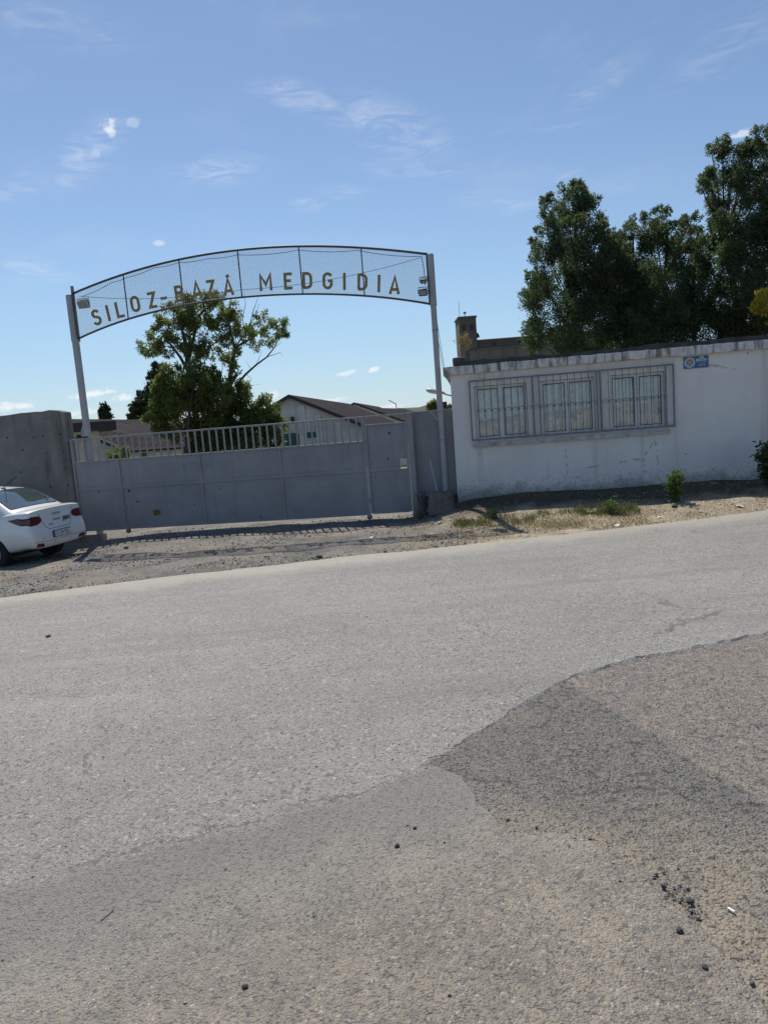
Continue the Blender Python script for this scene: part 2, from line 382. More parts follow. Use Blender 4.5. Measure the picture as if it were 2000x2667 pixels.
def jitter_line(P, step, amp):
    out = []
    for a, b in zip(P[:-1], P[1:]):
        a, b = Vector(a), Vector(b); L = (b-a).length; k = max(1, int(L/step)); nrm = Vector((-(b-a).y, (b-a).x)).normalized()
        for i in range(k): out.append(a+(b-a)*(i/k) + nrm*random.gauss(0, amp)*(1 if i else .3))
    out.append(Vector(P[-1])); return out
def sheet(name, poly, dz, mat, thick=.03, cell=1.0, bev=.0):
    n = len(poly); vs = [Vector((p[0], p[1])) for p in poly]
    xs = [p.x for p in vs]; ys = [p.y for p in vs]
    pts = list(vs)
    gxs = [x for x in np.arange(max(min(xs), -14), min(max(xs), 14), cell)]; gys = [y for y in np.arange(min(ys), max(ys), cell)]
    pts += [Vector((x+.013, y+.017)) for x in gxs for y in gys]
    r = geometry.delaunay_2d_cdt(pts, [], [list(range(n))], 1, 1e-5)
    ov, of = r[0], r[2]
    def top(p): return float(zg(p.x, p.y))+dz
    V = [(p.x, p.y, top(p)) for p in ov]; F = [tuple(f) for f in of]
    b = len(V)
    area = sum(vs[k].x*vs[(k+1) % n].y-vs[(k+1) % n].x*vs[k].y for k in range(n)); sg_ = 1 if area > 0 else -1
    for k, p in enumerate(vs):
        t_ = (vs[(k+1) % n]-vs[k-1]); t_ = t_.normalized() if t_.length > 1e-6 else Vector((1, 0)); o_ = Vector((t_.y, -t_.x))*sg_*random.uniform(.5, 1.3)*bev
        V += [(p.x, p.y, top(p)), (p.x+o_.x, p.y+o_.y, top(p)-thick)]
    for k in range(n):
        k2 = (k+1) % n; F.append((b+2*k, b+2*k+1, b+2*k2+1, b+2*k2))
    me = bpy.data.meshes.new(name); me.from_pydata(V, [], F); me.materials.append(mat)
    bm = bmesh.new(); bm.from_mesh(me)
    for f in bm.faces:
        if f.normal.z < -.5: f.normal_flip()
    bm.to_mesh(me); bm.free()
    o = link(name, me); o['kind'] = 'structure'; return o
far_edge = [pxy(*p) for p in ((0, 1561), (230, 1531), (458, 1503), (700, 1477), (960, 1447), (1060, 1440), (1206, 1423), (1500, 1392), (1760, 1362), (2000, 1332))]
a, b_ = Vector(far_edge[0]), Vector(far_edge[2]); edge_l = a-(b_-a).normalized()*60
a, b_ = Vector(far_edge[-1]), Vector(far_edge[-3]); edge_r = a+(a-b_).normalized()*60
near_edge = [pxy(*p) for p in ((2000, 1650), (1800, 1692), (1640, 1722), (1490, 1765), (1430, 1800), (1370, 1830), (1300, 1880), (1215, 1932), (1150, 1975), (1105, 1998), (1150, 2012), (1205, 2030), (1222, 2062), (1240, 2105), (1290, 2150), (1330, 2192), (1400, 2190), (1480, 2180), (1540, 2205), (1620, 2262), (1700, 2325), (1770, 2392), (1840, 2455), (1910, 2540), (2000, 2660))]
a, b_ = Vector(near_edge[0]), Vector(near_edge[2]); nr = a+(a-b_).normalized()*60
road_poly = jitter_line([tuple(edge_l), *far_edge], .22, .018)[:-1] + jitter_line([far_edge[-1], tuple(edge_r)], 3, .0)[:-1] + [Vector(edge_r), Vector(nr)] + jitter_line(near_edge, .06, .013) + [Vector((1.9, .6)), Vector((2.3, -5)), Vector((-60, -5))]
sheet('road', road_poly, .0215, M_road, .04, bev=.07)
old_poly = [Vector(p) for p in ((-2.2, -5.2), (60, -5.2), (60, 22))] + jitter_line([tuple(Vector(nr)+Vector((0, .5))), pxy(2000, 1600), pxy(1460, 1740), pxy(1380, 1790)], 1, .0) + [Vector((-2.2, 3))]
sheet('side_road', old_poly, .0045, M_old, .03)
patch_poly = jitter_line([pxy(*p) for p in ((1470, 1745), (1520, 1800), (1580, 1850), (1680, 1910), (1790, 1975), (1900, 2035), (2010, 2095), (2200, 2200), (2500, 2420))], .05, .016) + [Vector((3.2, 1.0)), Vector((2.2, -5.1)), Vector((-1.8, -5.1)), Vector((-1.8, 2.6))] + jitter_line([pxy(1000, 2000), pxy(1240, 1880), pxy(1470, 1745)], .3, 0)[:-1]
sheet('asphalt_patch', patch_poly, .0125, M_patch, .03, bev=.03)

# ------------------------------------------------------------------ painted metal with chips and rust (positions in the gate's own metres)
def gate_paint(name, c, spots=(), rust=(), scuff=.0):
    m, n, b = new_mat(name); co = obj_co(n)
    f = n.noise(co, 1.6, 6, .6); cc = n.mix(n.ramp(f, .3, .7), tuple(x*.88 for x in c), tuple(x*1.08 for x in c))
    dr = n.noise(n.mapping(co, (9, 1, .5)), 1.0, 5, .6); cc = n.mix(n.ramp(dr, .5, .72, 0, .38), cc, tuple(x*.72 for x in c))
    du = n.noise(co, 3.2, 6, .7); cc = n.mix(n.ramp(du, .56, .72, 0, .28), cc, (.30, .29, .27))
    spk = n.vor(co, 7.); sn = n.noise(co, 2.1, 2, .5)
    cc = n.mix(n.math('MULTIPLY', n.ramp(spk, .085, .05), n.ramp(sn, .52, .56)), cc, (.035, .03, .028))
    s_ = n.add('ShaderNodeSeparateXYZ'); n.link(co, s_.inputs[0]); wob = n.noise(co, 24, 3, .6)
    def blob(u, z, r, fx=1.):
        du_ = n.math('MULTIPLY', n.math('SUBTRACT', s_.outputs[0], u), fx); dz_ = n.math('SUBTRACT', s_.outputs[2], z)
        q = n.math('SQRT', n.math('ADD', n.math('MULTIPLY', du_, du_), n.math('MULTIPLY', dz_, dz_)))
        q = n.math('ADD', q, n.math('MULTIPLY_ADD', wob, r*1.5, -r*.75)); return n.ramp(q, r, r*.82)
    for u, z, r in rust:
        cc = n.mix(blob(u, z, r*1.25, .9), cc, (.06, .04, .03)); cc = n.mix(blob(u, z, r, .9), cc, (.20, .082, .022))
    for u, z, r in spots: cc = n.mix(blob(u, z, r), cc, (.03, .025, .022))
    setc(n, b, cc); b.inputs['Roughness'].default_value = .5; b.inputs['Specular IOR Level'].default_value = .35
    bump(n, b, n.math('ADD', n.noise(co, 1.3, 3, .5), n.math('MULTIPLY', n.noise(co, 7, 4, .5), .12)), .55, .09)
    return m
GREY = (.258, .262, .276)
def suz(*p): return uz(*p)
rust_sp = [(*suz(408, 1335), .062)]
dark_sp = [(*suz(336, 1279), .034), (*suz(358, 1306), .024), (*suz(258, 1281), .02), (*suz(353, 1300), .012), (*suz(332, 1322), .016), (*suz(478, 1212), .013), (*suz(1014, 1128), .03), (*suz(1010, 1196), .018), (*suz(977, 1245), .014), (*suz(838, 1270), .013), (*suz(573, 1273), .012), (*suz(680, 1347), .022), (*suz(506, 1315), .015), (*suz(765, 1333), .01), (*suz(500, 1332), .01), (*suz(283, 1357), .02)]
M_gate = gate_paint('gate_grey_paint', GREY, dark_sp, rust_sp)
M_rail = gate_paint('rail_grey_paint', (.262, .266, .278))
M_post = gate_paint('post_grey_paint', (.36, .365, .37))
M_black = plain('black_rubber', (.02, .02, .021), .7, bmp=.2)
M_dark = plain('dark_iron', (.045, .045, .048), .55, .3, bmp=.1)
M_arch = plain('arch_dark_paint', (.075, .08, .09), .55, .2, var=.2)
M_gold = plain('letter_gold_paint', (.30, .205, .075), .5, .25, var=.18, scale=9)
M_wire = plain('galvanised_wire', (.06, .062, .07), .7, .0)

def gate_thing(name, label, cat, u=0., v=0., z=0., group=None): return thing(name, label, cat, W(u, v, z), RG, group)

# ---- sliding gate leaf
gt = gate_thing('sliding_gate', 'wide grey steel sliding gate with upright bars along its top and a hinged wicket door', 'gate')
seams = [-1.08, -.04, 1.80, 3.57, 5.37]
for a, b in zip(seams[:-1], seams[1:]):
    for z0, z1 in ((.135, 1.005), (1.05, 1.60)):
        MB().box(a+.018, b-.018, .016, .021, z0-.01, z1+.01).build('panel', M_gate, gt)
for s_ in seams[1:-1]:
    MB().box(s_-.024, s_+.024, -.012, .03, .10, 1.63).build('stile', M_rail, gt, .004)
MB().box(-1.10, -1.055, -.018, .03, .10, 2.105).build('stile', M_rail, gt, .004)
MB().box(5.345, 5.395, -.018, .03, .085, 2.105).build('stile', M_rail, gt, .004)
MB().box(-1.055, 5.345, -.016, .034, .095, .137).build('bottom_rail', M_rail, gt, .004)
MB().box(-1.055, 5.345, -.009, .027, 1.603, 1.64).build('panel_top_rail', M_rail, gt, .004)
MB().box(-1.055, 5.345, -.0085, .0145, .992, 1.060).build('middle_rail', M_rail, gt, .003)
MB().box(-1.12, 6.27, -.014, .03, 2.105, 2.14).build('top_rail', M_rail, gt, .004)
bar = MB().box(-.016, .016, -.012, .020, 1.641, 2.104).mesh('bar'); bar.materials.append(M_rail)
for k in range(40):
    u = -.935 + k*.1585
    if u > 5.3: break
    o = link('bar', bar, gt, .003); o.location.x = u
for u in (0., 5.37):
    w = MB().lathe([(.018, -.022), (.05, -.02), (.055, -.008), (.045, 0), (.055, .008), (.05, .02), (.018, .022)], 18, 'y', (0, .008, .055)).build('wheel', M_black, gt, sm=False)
    w.location.x = u
    MB().box(u-.03, u+.03, -.024, -.016, .03, .18).build('wheel_bracket', M_rail, gt, .003)
# wicket door
for z0, z1 in ((.15, 1.005), (1.05, 1.93)):
    MB().box(5.44, 6.23, .016, .021, z0-.01, z1+.01).build('door_panel', M_gate, gt)
dr = MB()
MB().box(5.405, 5.45, -.016, .03, .125, 1.965).build('door_frame', M_rail, gt, .004)
MB().box(6.224, 6.276, -.016, .03, .125, 1.965).build('door_frame', M_rail, gt, .004)
MB().box(5.45, 6.224, -.014, .028, 1.932, 1.965).build('door_frame', M_rail, gt, .004)
MB().box(5.45, 6.224, -.014, .028, .112, .148).build('door_frame', M_rail, gt, .004)
MB().box(5.45, 6.09, -.010, .0145, .990, 1.062).build('door_frame', M_rail, gt, .003)
pl = MB().box(6.085, 6.245, -.035, -.018, 1.045, 1.235).build('lock_plate', plain('lock_plate_bare_metal', (.52, .49, .44), .6, .1, var=.25, scale=25, dirt=(.30, .26, .2)), gt, .008)
MB().box(6.13, 6.22, -.05, -.036, 1.075, 1.088).build('handle', M_dark, pl, .003)
for z in (.4, 1.62):
    MB().tube([(5.40, -.024, z-.05), (5.40, -.024, z+.05)], .012, 8).build('hinge', M_rail, gt)

# ---- fixed panel and gate post beside the guard house
fx = gate_thing('fixed_gate_panel', 'narrow fixed grey sheet panel between the wicket door and the white guard house', 'gate panel')
MB().box(6.30, 7.215, .21, .222, .38, 2.135).build('panel', M_gate, fx)
MB().box(6.285, 6.40, -.03, .16, .02, 2.15).build('post', M_rail, fx, .006)
MB().box(6.40, 7.215, .19, .24, 2.131, 2.155).build('top_rail', M_rail, fx, .004)
MB().box(6.43, 6.455, .196, .209, .40, 2.13).build('stile', M_rail, fx, .003)
MB().box(6.40, 7.215, .16, .25, .10, .399).build('plinth', plain('plinth_concrete', (.10, .095, .09), .9, bmp=.5), fx, .01)

# ---- arch with letters
AV = .10
def SA(px, py): return uz(px, py, AV)
ar = gate_thing('gate_arch', 'tall steel entrance arch with chain-link band and gold letters between two posts', 'arch', 0, AV)
def arc_pts(l, m, r, k=25):     # parabola-like arc through three (u,z)
    us = np.linspace(l[0], r[0], k); c = np.polyfit([l[0], m[0], r[0]], [l[1], m[1], r[1]], 2); return us, np.polyval(c, us)
def fit(pts, u0, u1, k=33):
    q = [SA(*p) for p in pts]; c = np.polyfit([a for a, _ in q], [b for _, b in q], 4); us = np.linspace(u0, u1, k); return us, np.polyval(c, us), c
TU, TZ, TC = fit([(188, 766), (322, 714), (465, 677), (617.5, 651), (777, 642), (850, 640), (940, 646), (1106, 661)], -.66, 6.93)
BU, BZ, BC = fit([(199, 885), (335, 831), (481, 795), (632, 773.5), (790, 766), (950, 770), (1113.6, 790.6)], -.66, 6.93)
MB().tube([(u, 0, z) for u, z in zip(TU, TZ)], .024, 8).build('top_rail', M_arch, ar, sm=True)
MB().tube([(u, 0, z) for u, z in zip(BU, BZ)], .022, 8).build('bottom_rail', M_arch, ar, sm=True)
for (a, b) in (((322, 714), (335, 831)), ((465, 677), (481, 795)), ((617.5, 651), (632, 773)), ((777, 643), (790, 766)), ((940, 646), (950, 770))):
    u = (SA(*a)[0]+SA(*b)[0])/2
    MB().tube([(u, -.004, np.polyval(BC, u)+.01), (u, -.004, np.polyval(TC, u)-.01)], .013, 6).build('divider', M_dark, ar)
for u in (-.645, 6.905):
    MB().tube([(u, -.03, np.polyval(BC, u)-.02), (u, -.03, np.polyval(TC, u)+.02)], .016, 6).build('end_bar', M_arch, ar)
# posts (thicker pipe below, thinner sleeve above)
pm = MB(); pm.lathe([(.075, -.12), (.075, 4.2), (.085, 4.21), (.085, 5.16), (.08, 5.18)], 16)
po = pm.build('post', M_post, ar, sm=False); po.location = (-.735, .02, 0)
MB().tube([(-.66, .02, 4.2), (-.66, .02, 5.36)], .035, 8).build('post_sleeve', M_rail, ar)
po = MB().lathe([(.058, 0), (.058, 4.2), (.07, 4.21), (.07, 5.20), (.06, 5.21)], 16).build('post', M_post, ar); po.location = (6.975, 0, 0)
for z in (2.1, 3.72, 1.53):
    o = MB().lathe([(.064, 0), (.064, .03)], 16).build('band', M_rail, ar); o.location = (6.975, 0, z)
MB().sqtube((6.78, -.02, 2.12), (6.93, -.03, 1.92), .035).build('brace', M_rail, ar)
MB().sqtube((-.96, .0, 1.98), (-.80, .02, 2.42), .035).build('brace', M_post, ar)
MB().box(-1.0, -.70, -.06, -.03, 2.145, 2.175).build('guide_bracket', M_dark, ar)
for u in (-.93, -.88): MB().lathe([(.025, 0), (.025, .06)], 10, c=(u, -.055, 2.165)).build('guide_roller', M_black, ar)
# chain link: two families of straight wires clipped to the band
wm = MB(); pitch = .043; us = np.linspace(-.64, 6.9, 900); bz = np.polyval(BC, us); tz = np.polyval(TC, us)
slope = 1.25
for sgn in (1, -1):
    for c in np.arange(-12, 16, pitch*1.18):
        zl = c + sgn*slope*us; ins = (zl > bz) & (zl < tz)
        if not ins.any(): continue
        idx = np.where(ins)[0]
        for seg in np.split(idx, np.where(np.diff(idx) > 1)[0]+1):
            if len(seg) < 3: continue
            p = (us[seg[0]], sgn*.002+.016, zl[seg[0]]); q_ = (us[seg[-1]], sgn*.002+.016, zl[seg[-1]])
            wm.tube([p, q_], .0027, 3, False)
o = wm.build('chain_link_mesh', M_wire, ar); o['kind'] = 'stuff'
# letters
def A_(cx, cy, rx, ry, a0, a1, k=12): return [(cx+rx*math.cos(R(a0+(a1-a0)*i/k)), cy+ry*math.sin(R(a0+(a1-a0)*i/k))) for i in range(k+1)]
h_ = .085
LET = {'S': (.6, [A_(.30, .725, .205, .19, 22, 262) + A_(.30, .30, .22, .215, 84, -158, 14)]),
       'I': (.17, [[(.085, 0), (.085, 1)]]),
       'L': (.52, [[(h_, 1), (h_, h_), (.52, h_)]]),
       'O': (.62, [A_(.31, .68, .225, .235, 0, 180) + A_(.31, .32, .225, .235, 180, 360) + [(.535, .68)]]),
       'Z': (.58, [[(.02, 1-h_), (.47, 1-h_), (.11, h_), (.56, h_)]]),
       '-': (.42, [[(0, .45), (.42, .45)]]),
       'B': (.6, [[(h_, 0), (h_, 1)], [(h_, 1-h_), (.30, 1-h_)] + A_(.30, .735, .19, .18, 90, -90, 10) + [(h_, .545)], [(h_, .535), (.31, .535)] + A_(.31, .31, .215, .225, 90, -90, 10) + [(h_, h_)]]),
       'A': (.66, [[(.07, 0), (.33, .98), (.59, 0)], [(.16, .27), (.50, .27)]]),
       'Ă': (.66, [[(.07, 0), (.33, .98), (.59, 0)], [(.16, .27), (.50, .27)], [(.26, 1.19), (.33, 1.12), (.42, 1.22)]]),
       'M': (.80, [[(h_, 0), (h_, .93), (.40, .36), (.715, .93), (.715, 0)]]),
       'E': (.52, [[(.52, 1-h_), (h_, 1-h_), (h_, h_), (.52, h_)], [(h_, .52), (.44, .52)]]),
       'D': (.62, [[(h_, 0+h_), (h_, 1-h_), (.27, 1-h_)] + A_(.27, .66, .26, .255, 90, 0, 7) + A_(.27, .34, .26, .255, 0, -90, 7) + [(.04, h_)]]),
       'G': (.64, [A_(.32, .68, .23, .235, 25, 180) + A_(.32, .32, .23, .235, 180, 360) + [(.55, .50), (.34, .50)]])}
def ribbon(m, P, w, t, off):
    P = [Vector((p[0], p[1])) for p in P]; Q = [P[0]]
    for p in P[1:]:
        if (p-Q[-1]).length > 1e-4: Q.append(p)
    P = Q; n = len(P); Ls = []; Rs = []
    for i in range(n):
        d0 = (P[i]-P[i-1]).normalized() if i else None; d1 = (P[i+1]-P[i]).normalized() if i < n-1 else None
        if d0 is None: d0 = d1
        if d1 is None: d1 = d0
        n0 = Vector((-d0.y, d0.x)); n1 = Vector((-d1.y, d1.x)); mm = (n0+n1)
        mm = mm.normalized() if mm.length > .05 else n0
        k = min(1/max(mm.dot(n0), .3), 1.9)*w/2
        Ls.append(P[i]+mm*k); Rs.append(P[i]-mm*k)
    b = len(m.v)
    for i in range(n):
        for y in (-t/2-off, t/2+off):
            m.v.append((Ls[i].x, y, Ls[i].y)); m.v.append((Rs[i].x, y, Rs[i].y))
    for i in range(n-1):
        a = b+4*i; c = a+4
        m.f += [(a, a+1, c+1, c), (a+2, c+2, c+3, a+3), (a, c, c+2, a+2), (a+1, a+3, c+3, c+1)]
    e = b+4*(n-1); m.f += [(b, b+2, b+3, b+1), (e, e+1, e+3, e+2)]
LH = .335; slopec = np.polyder(BC)
for ch, px, py in (('S', 253.4, 827), ('I', 283.6, 816), ('L', 313.5, 807), ('O', 354, 792), ('Z', 398, 782), ('-', 428, 775), ('B', 469, 765), ('A', 514, 756), ('Z', 551, 751), ('Ă', 596, 748),
                   ('M', 693, 735.6), ('E', 751, 732.7), ('D', 801.4, 731), ('G', 854, 732), ('I', 897.6, 733.8), ('D', 944.7, 735), ('I', 987.3, 739), ('A', 1028, 744)):
    w, strokes = LET[ch]; m = MB()
    for k, s_ in enumerate(strokes): ribbon(m, [((p[0]-w/2)*LH, (p[1]-.5)*LH) for p in s_], .17*LH, .012, .0008*k)
    u, z = SA(px, py)
    o = m.build('letter', M_gold, ar); o.location = (u, -.022, z); o.rotation_euler = (0, -math.atan(np.polyval(slopec, u))*.55, 0)
# cables strung through the band
def cable(pts, r, nm, par, mt, vv):
    P = [uz(*p, AV) for p in pts]; out = []
    for (a, b) in zip(P[:-1], P[1:]):
        for i in range(5):
            t = i/5; out.append((a[0]+(b[0]-a[0])*t, vv, a[1]+(b[1]-a[1])*t - .03*4*t*(1-t)*abs(b[0]-a[0])))
    out.append((P[-1][0], vv, P[-1][1])); MB().tube(out, r, 5).build(nm, mt, par)
cable([(212, 772), (290, 735), (330, 722), (400, 697), (465, 683), (540, 673), (617, 663), (777, 650), (930, 651), (1095, 667)], .006, 'cable', ar, M_dark, .03)
cable([(205, 771), (631, 754), (1098, 669)], .005, 'cable', ar, M_dark, .04)
cable([(1098, 668), (1104, 700), (1108, 745)], .007, 'cable', ar, M_dark, -.05)

# ---- floodlights on the arch
M_flw = plain('floodlight_white', (.42, .41, .39), .5, var=.2); M_fll = plain('floodlight_black', (.02, .02, .022), .45)
M_lens = plain('floodlight_glass', (.25, .26, .27), .15, var=.05)
def flood(u, v, z, w, h, mt, lab, tilt):
    t = gate_thing('floodlight', lab, 'floodlight', u, v, z, 'floodlights on the gate arch')
    m = MB().box(-w/2, w/2, -.04, .05, -h/2, h/2).build('housing', mt, t, .012); m.rotation_euler.x = tilt
    g = MB().box(-w/2+.02, w/2-.02, -.048, -.041, -h/2+.02, h/2-.02).build('lens', M_lens, m, .002)
    MB().tube([(-w/2-.015, 0, -.02), (-w/2-.015, .01, h/2+.03), (w/2+.015, .01, h/2+.03), (w/2+.015, 0, -.02)], .008, 6).build('bracket', M_dark, t)
flood(-.37, -.02, 4.94, .235, .17, M_flw, 'pale square floodlight by the left post of the arch', .5)
flood(6.80, -.08, 4.46, .17, .135, M_fll, 'black floodlight low on the right post of the arch', .3)
flood(6.82, -.07, 4.68, .12, .09, M_fll, 'smaller black floodlight above another on the right arch post', .6)

# ---- concrete perimeter wall on the left
def concrete(name, c, stain, sc_=1.):
    m, n, b = new_mat(name); co = obj_co(n)
    cc = n.mix(n.ramp(n.noise(co, 1.4*sc_, 7, .65), .3, .7), tuple(x*.78 for x in c), tuple(x*1.12 for x in c))
    vs = n.noise(n.mapping(co, (3.2, 3.2, .5)), 1.4, 6, .62); cc = n.mix(n.ramp(vs, .5, .72, 0, .75), cc, stain)
    cc = n.mix(n.ramp(n.noise(co, 26, 5, .7), .6, .72, 0, .5), cc, tuple(x*.55 for x in c))
    vo = n.vor(co, 9); cc = n.mix(n.math('MULTIPLY', n.ramp(vo, .12, .08), n.ramp(n.noise(co, 2, 2), .5, .55)), cc, (.03, .03, .03))
    setc(n, b, cc); b.inputs['Roughness'].default_value = .9; b.inputs['Specular IOR Level'].default_value = .2
    bump(n, b, n.noise(co, 30, 6, .7), .45, .012); return m
M_conc = concrete('wall_concrete', (.20, .195, .185), (.085, .082, .078))
cw = gate_thing('perimeter_wall', 'tall grey stained concrete wall at the left end of the gate, behind the car', 'wall')
us = [-16]+list(np.linspace(-6, -1.12, 30)); tops = [2.78+.012*math.sin(3*u)+random.gauss(0, .006) for u in us]; tops[-1] -= .05; tops[-2] -= .008
m = MB(); k = len(us)
for v in (-.06, .24):
    for u, z in zip(us, tops): m.v += [(u, v, -.3), (u, v, z)]
for i in range(k-1):
    a = 2*i; b = 2*k+2*i
    m.f += [(a, a+2, a+3, a+1), (b, b+1, b+3, b+2), (a+1, a+3, b+3, b+1)]
m.f += [(0, 1, 2*k+1, 2*k), (2*k-2, 4*k-2, 4*k-1, 2*k-1)]
m.build('wall_slab', M_conc, cw, .015)
M_pit = plain('form_tie_hole', (.03, .03, .03), .9)
pit = MB().lathe([(.024, 0), (.026, .003), (.014, .004)], 8, 'y').mesh('form_hole'); pit.materials.append(M_pit)
for p in ((158, 1131), (113, 1136), (165, 1176), (120, 1180), (171, 1220), (127, 1225), (177, 1264), (132, 1268), (55, 1230), (60, 1172), (20, 1140), (88, 1140)):
    u, z = uz(*p, -.06); o = link('form_hole', pit, cw); o.location = (u, -.0635, z); s_ = random.uniform(.6, 1.0); o.scale = (s_, 1, s_)
MB().box(-1.10, -.62, -.05, .20, -.25, .02).build('gate_kerb', M_conc, cw, .02)

# ------------------------------------------------------------------ guard house
def stucco():
    m, n, b = new_mat('guard_house_whitewash'); co = obj_co(n); s_ = n.add('ShaderNodeSeparateXYZ'); n.link(co, s_.inputs[0])
    c = n.mix(n.ramp(n.noise(co, .9, 6, .6), .3, .7), (.655, .635, .61), (.74, .72, .695))
    st = n.noise(n.mapping(co, (2.6, 1, .16)), 1.2, 5, .6); c = n.mix(n.ramp(st, .53, .72, 0, .55), c, (.47, .43, .38)); ck_ = n.vor(n.mapping(co, (1, 1, .7)), .8, 'DISTANCE_TO_EDGE'); c = n.mix(n.math('MULTIPLY', n.ramp(n.math('ADD', ck_, n.math('MULTIPLY_ADD', n.noise(co, 6, 6, .75), .16, -.08)), .004, .001), n.ramp(n.noise(co, .9, 3), .5, .58, 0, .6)), c, (.25, .23, .21)); c = n.mix(n.ramp(n.noise(co, 2.3, 8, .75), .60, .66, 0, .35), c, (.52, .50, .48))
    zz = n.math('ADD', s_.outputs[2], n.math('MULTIPLY_ADD', n.noise(co, 2.6, 7, .72), -.75, .375))
    c = n.mix(n.ramp(zz, .30, -.05, 0, .8), c, (.24, .24, .21))
    c = n.mix(n.math('MULTIPLY', n.ramp(zz, .55, .1), n.ramp(n.noise(co, 16, 5, .7), .5, .62, 0, .5)), c, (.16, .17, .14))
    tp = n.math('ADD', s_.outputs[2], n.math('MULTIPLY_ADD', n.noise(n.mapping(co, (7, 1, 1)), 1.3, 5, .6), .5, -.25))
    c = n.mix(n.ramp(tp, 2.36, 2.6, 0, .55), c, (.64, .56, .41))
    vo = n.vor(co, 4.5); c = n.mix(n.math('MULTIPLY', n.ramp(vo, .075, .05), n.ramp(n.noise(co, 1.4, 2), .53, .57)), c, (.12, .10, .09))
    setc(n, b, c); b.inputs['Roughness'].default_value = .88; b.inputs['Specular IOR Level'].default_value = .25
    bump(n, b, n.math('ADD', n.noise(co, 45, 5, .7), n.math('MULTIPLY', n.noise(co, 4, 4, .6), 2.0)), .35, .012); return m
def peel():
    m, n, b = new_mat('fascia_peeling_paint'); co = obj_co(n)
    pat = n.noise(n.mapping(co, (6, 2, 1.6)), 1.2, 6, .62); patb = n.noise(n.mapping(co, (11, 2, 1.2)), 1.1, 6, .65)
    c = n.mix(n.ramp(n.noise(co, 8, 5, .6), .3, .7), (.50, .49, .48), (.66, .65, .64))
    c = n.mix(n.ramp(pat, .47, .64), c, (.25, .20, .17)); c = n.mix(n.ramp(patb, .54, .66, 0, .9), c, (.10, .09, .082))
    setc(n, b, c); b.inputs['Roughness'].default_value = .85; bump(n, b, pat, .5, .02); return m
M_wall = stucco(); M_fascia = peel()
M_memb = plain('bitumen_membrane', (.045, .046, .052), .75, var=.35, bmp=.4, bscale=20)
M_upvc = plain('white_window_frame', (.62, .62, .62), .45, var=.06, dirt=(.42, .4, .37))
M_grille = plain('grille_grey_paint', (.17, .172, .18), .5, .2, var=.15)
M_sillm = plain('sill_render', (.46, .445, .43), .9, var=.2, bmp=.5, bscale=25, dirt=(.19, .16, .14))
BZ0 = .33
gh = gate_thing('guard_house', 'low whitewashed guard house with three barred windows and a stained flat roof edge', 'building', 7.22, 0, BZ0)
GL = 10.6; GW = 5.2; HT = 2.49
wins = [(.455, 1.49), (1.75, 2.79), (3.08, 4.105)]; wz0, wz1 = 1.165, 2.225
ul = sorted([0, GL]+[q for w in wins for q in w]); zl = [-.5, wz0, wz1, HT]
m = MB()
for i in range(len(ul)-1):
    for j in range(3):
        if j == 1 and any(abs(ul[i]-w[0]) < 1e-6 for w in wins): continue
        m.quad((ul[i], 0, zl[j]), (ul[i+1], 0, zl[j]), (ul[i+1], 0, zl[j+1]), (ul[i], 0, zl[j+1]))
RV = .16
for a, b in wins:
    m.quad((a, 0, wz0), (b, 0, wz0), (b, RV, wz0), (a, RV, wz0)); m.quad((a, 0, wz1), (b, 0, wz1), (b, RV, wz1), (a, RV, wz1))
    m.quad((a, 0, wz0), (a, RV, wz0), (a, RV, wz1), (a, 0, wz1)); m.quad((b, 0, wz0), (b, RV, wz0), (b, RV, wz1), (b, 0, wz1))
m.quad((0, 0, -.5), (0, GW, -.5), (0, GW, HT), (0, 0, HT)); m.quad((GL, 0, -.5), (GL, GW, -.5), (GL, GW, HT), (GL, 0, HT)); m.quad((0, GW, -.5), (GL, GW, -.5), (GL, GW, HT), (0, GW, HT))
me = m.mesh('wall'); me.materials.append(M_wall); link('wall', me, gh)
# fascia slab with slightly uneven edges
def strip(name, mat, u0, u1, v0, v1, zlo, zhi, amp, step=.12, lo_amp=.0, par=gh, lump=None):
    us = np.arange(u0, u1+step, step); m = MB(); k = len(us)
    for u in us:
        dz = random.gauss(0, amp) + (lump(u) if lump else 0); dv = random.gauss(0, amp*.8); dl = random.gauss(0, lo_amp)
        m.v += [(u, v0+dv, zlo+dl), (u, v0+dv*.6, zhi+dz), (u, v1, zhi+dz*.5), (u, v1, zlo)]
    for i in range(k-1):
        a = 4*i; b = a+4
        for q in range(4): m.f.append((a+q, a+(q+1) % 4, b+(q+1) % 4, b+q))
    m.f += [(0, 3, 2, 1), (4*k-4, 4*k-3, 4*k-2, 4*k-1)]
    return m.build(name, mat, par)
rf = strip('roof_slab', M_fascia, -.13, GL+.13, -.11, GW+.1, HT-.005, 2.645, .004, .1, .004)
mb = strip('roof_membrane', M_memb, .30, GL+.1, -.09, GW, 2.646, 2.715, .008, .16, 0, gh, lambda u: .022*math.sin(u*1.9)*max(0, 1-u/4)+.010*math.sin(u*5.1)+.004*u)
MB().box(.07, .34, -.08, .5, 2.647, 2.82).build('chimney_stub', plain('crumbling_brick', (.085, .07, .062), .95, var=.35, scale=14, bmp=1., bscale=25), gh, .03)
sil = strip('window_sill', M_sillm, .375, 4.13, -.075, .02, 1.02, 1.10, .003, .07, .004)
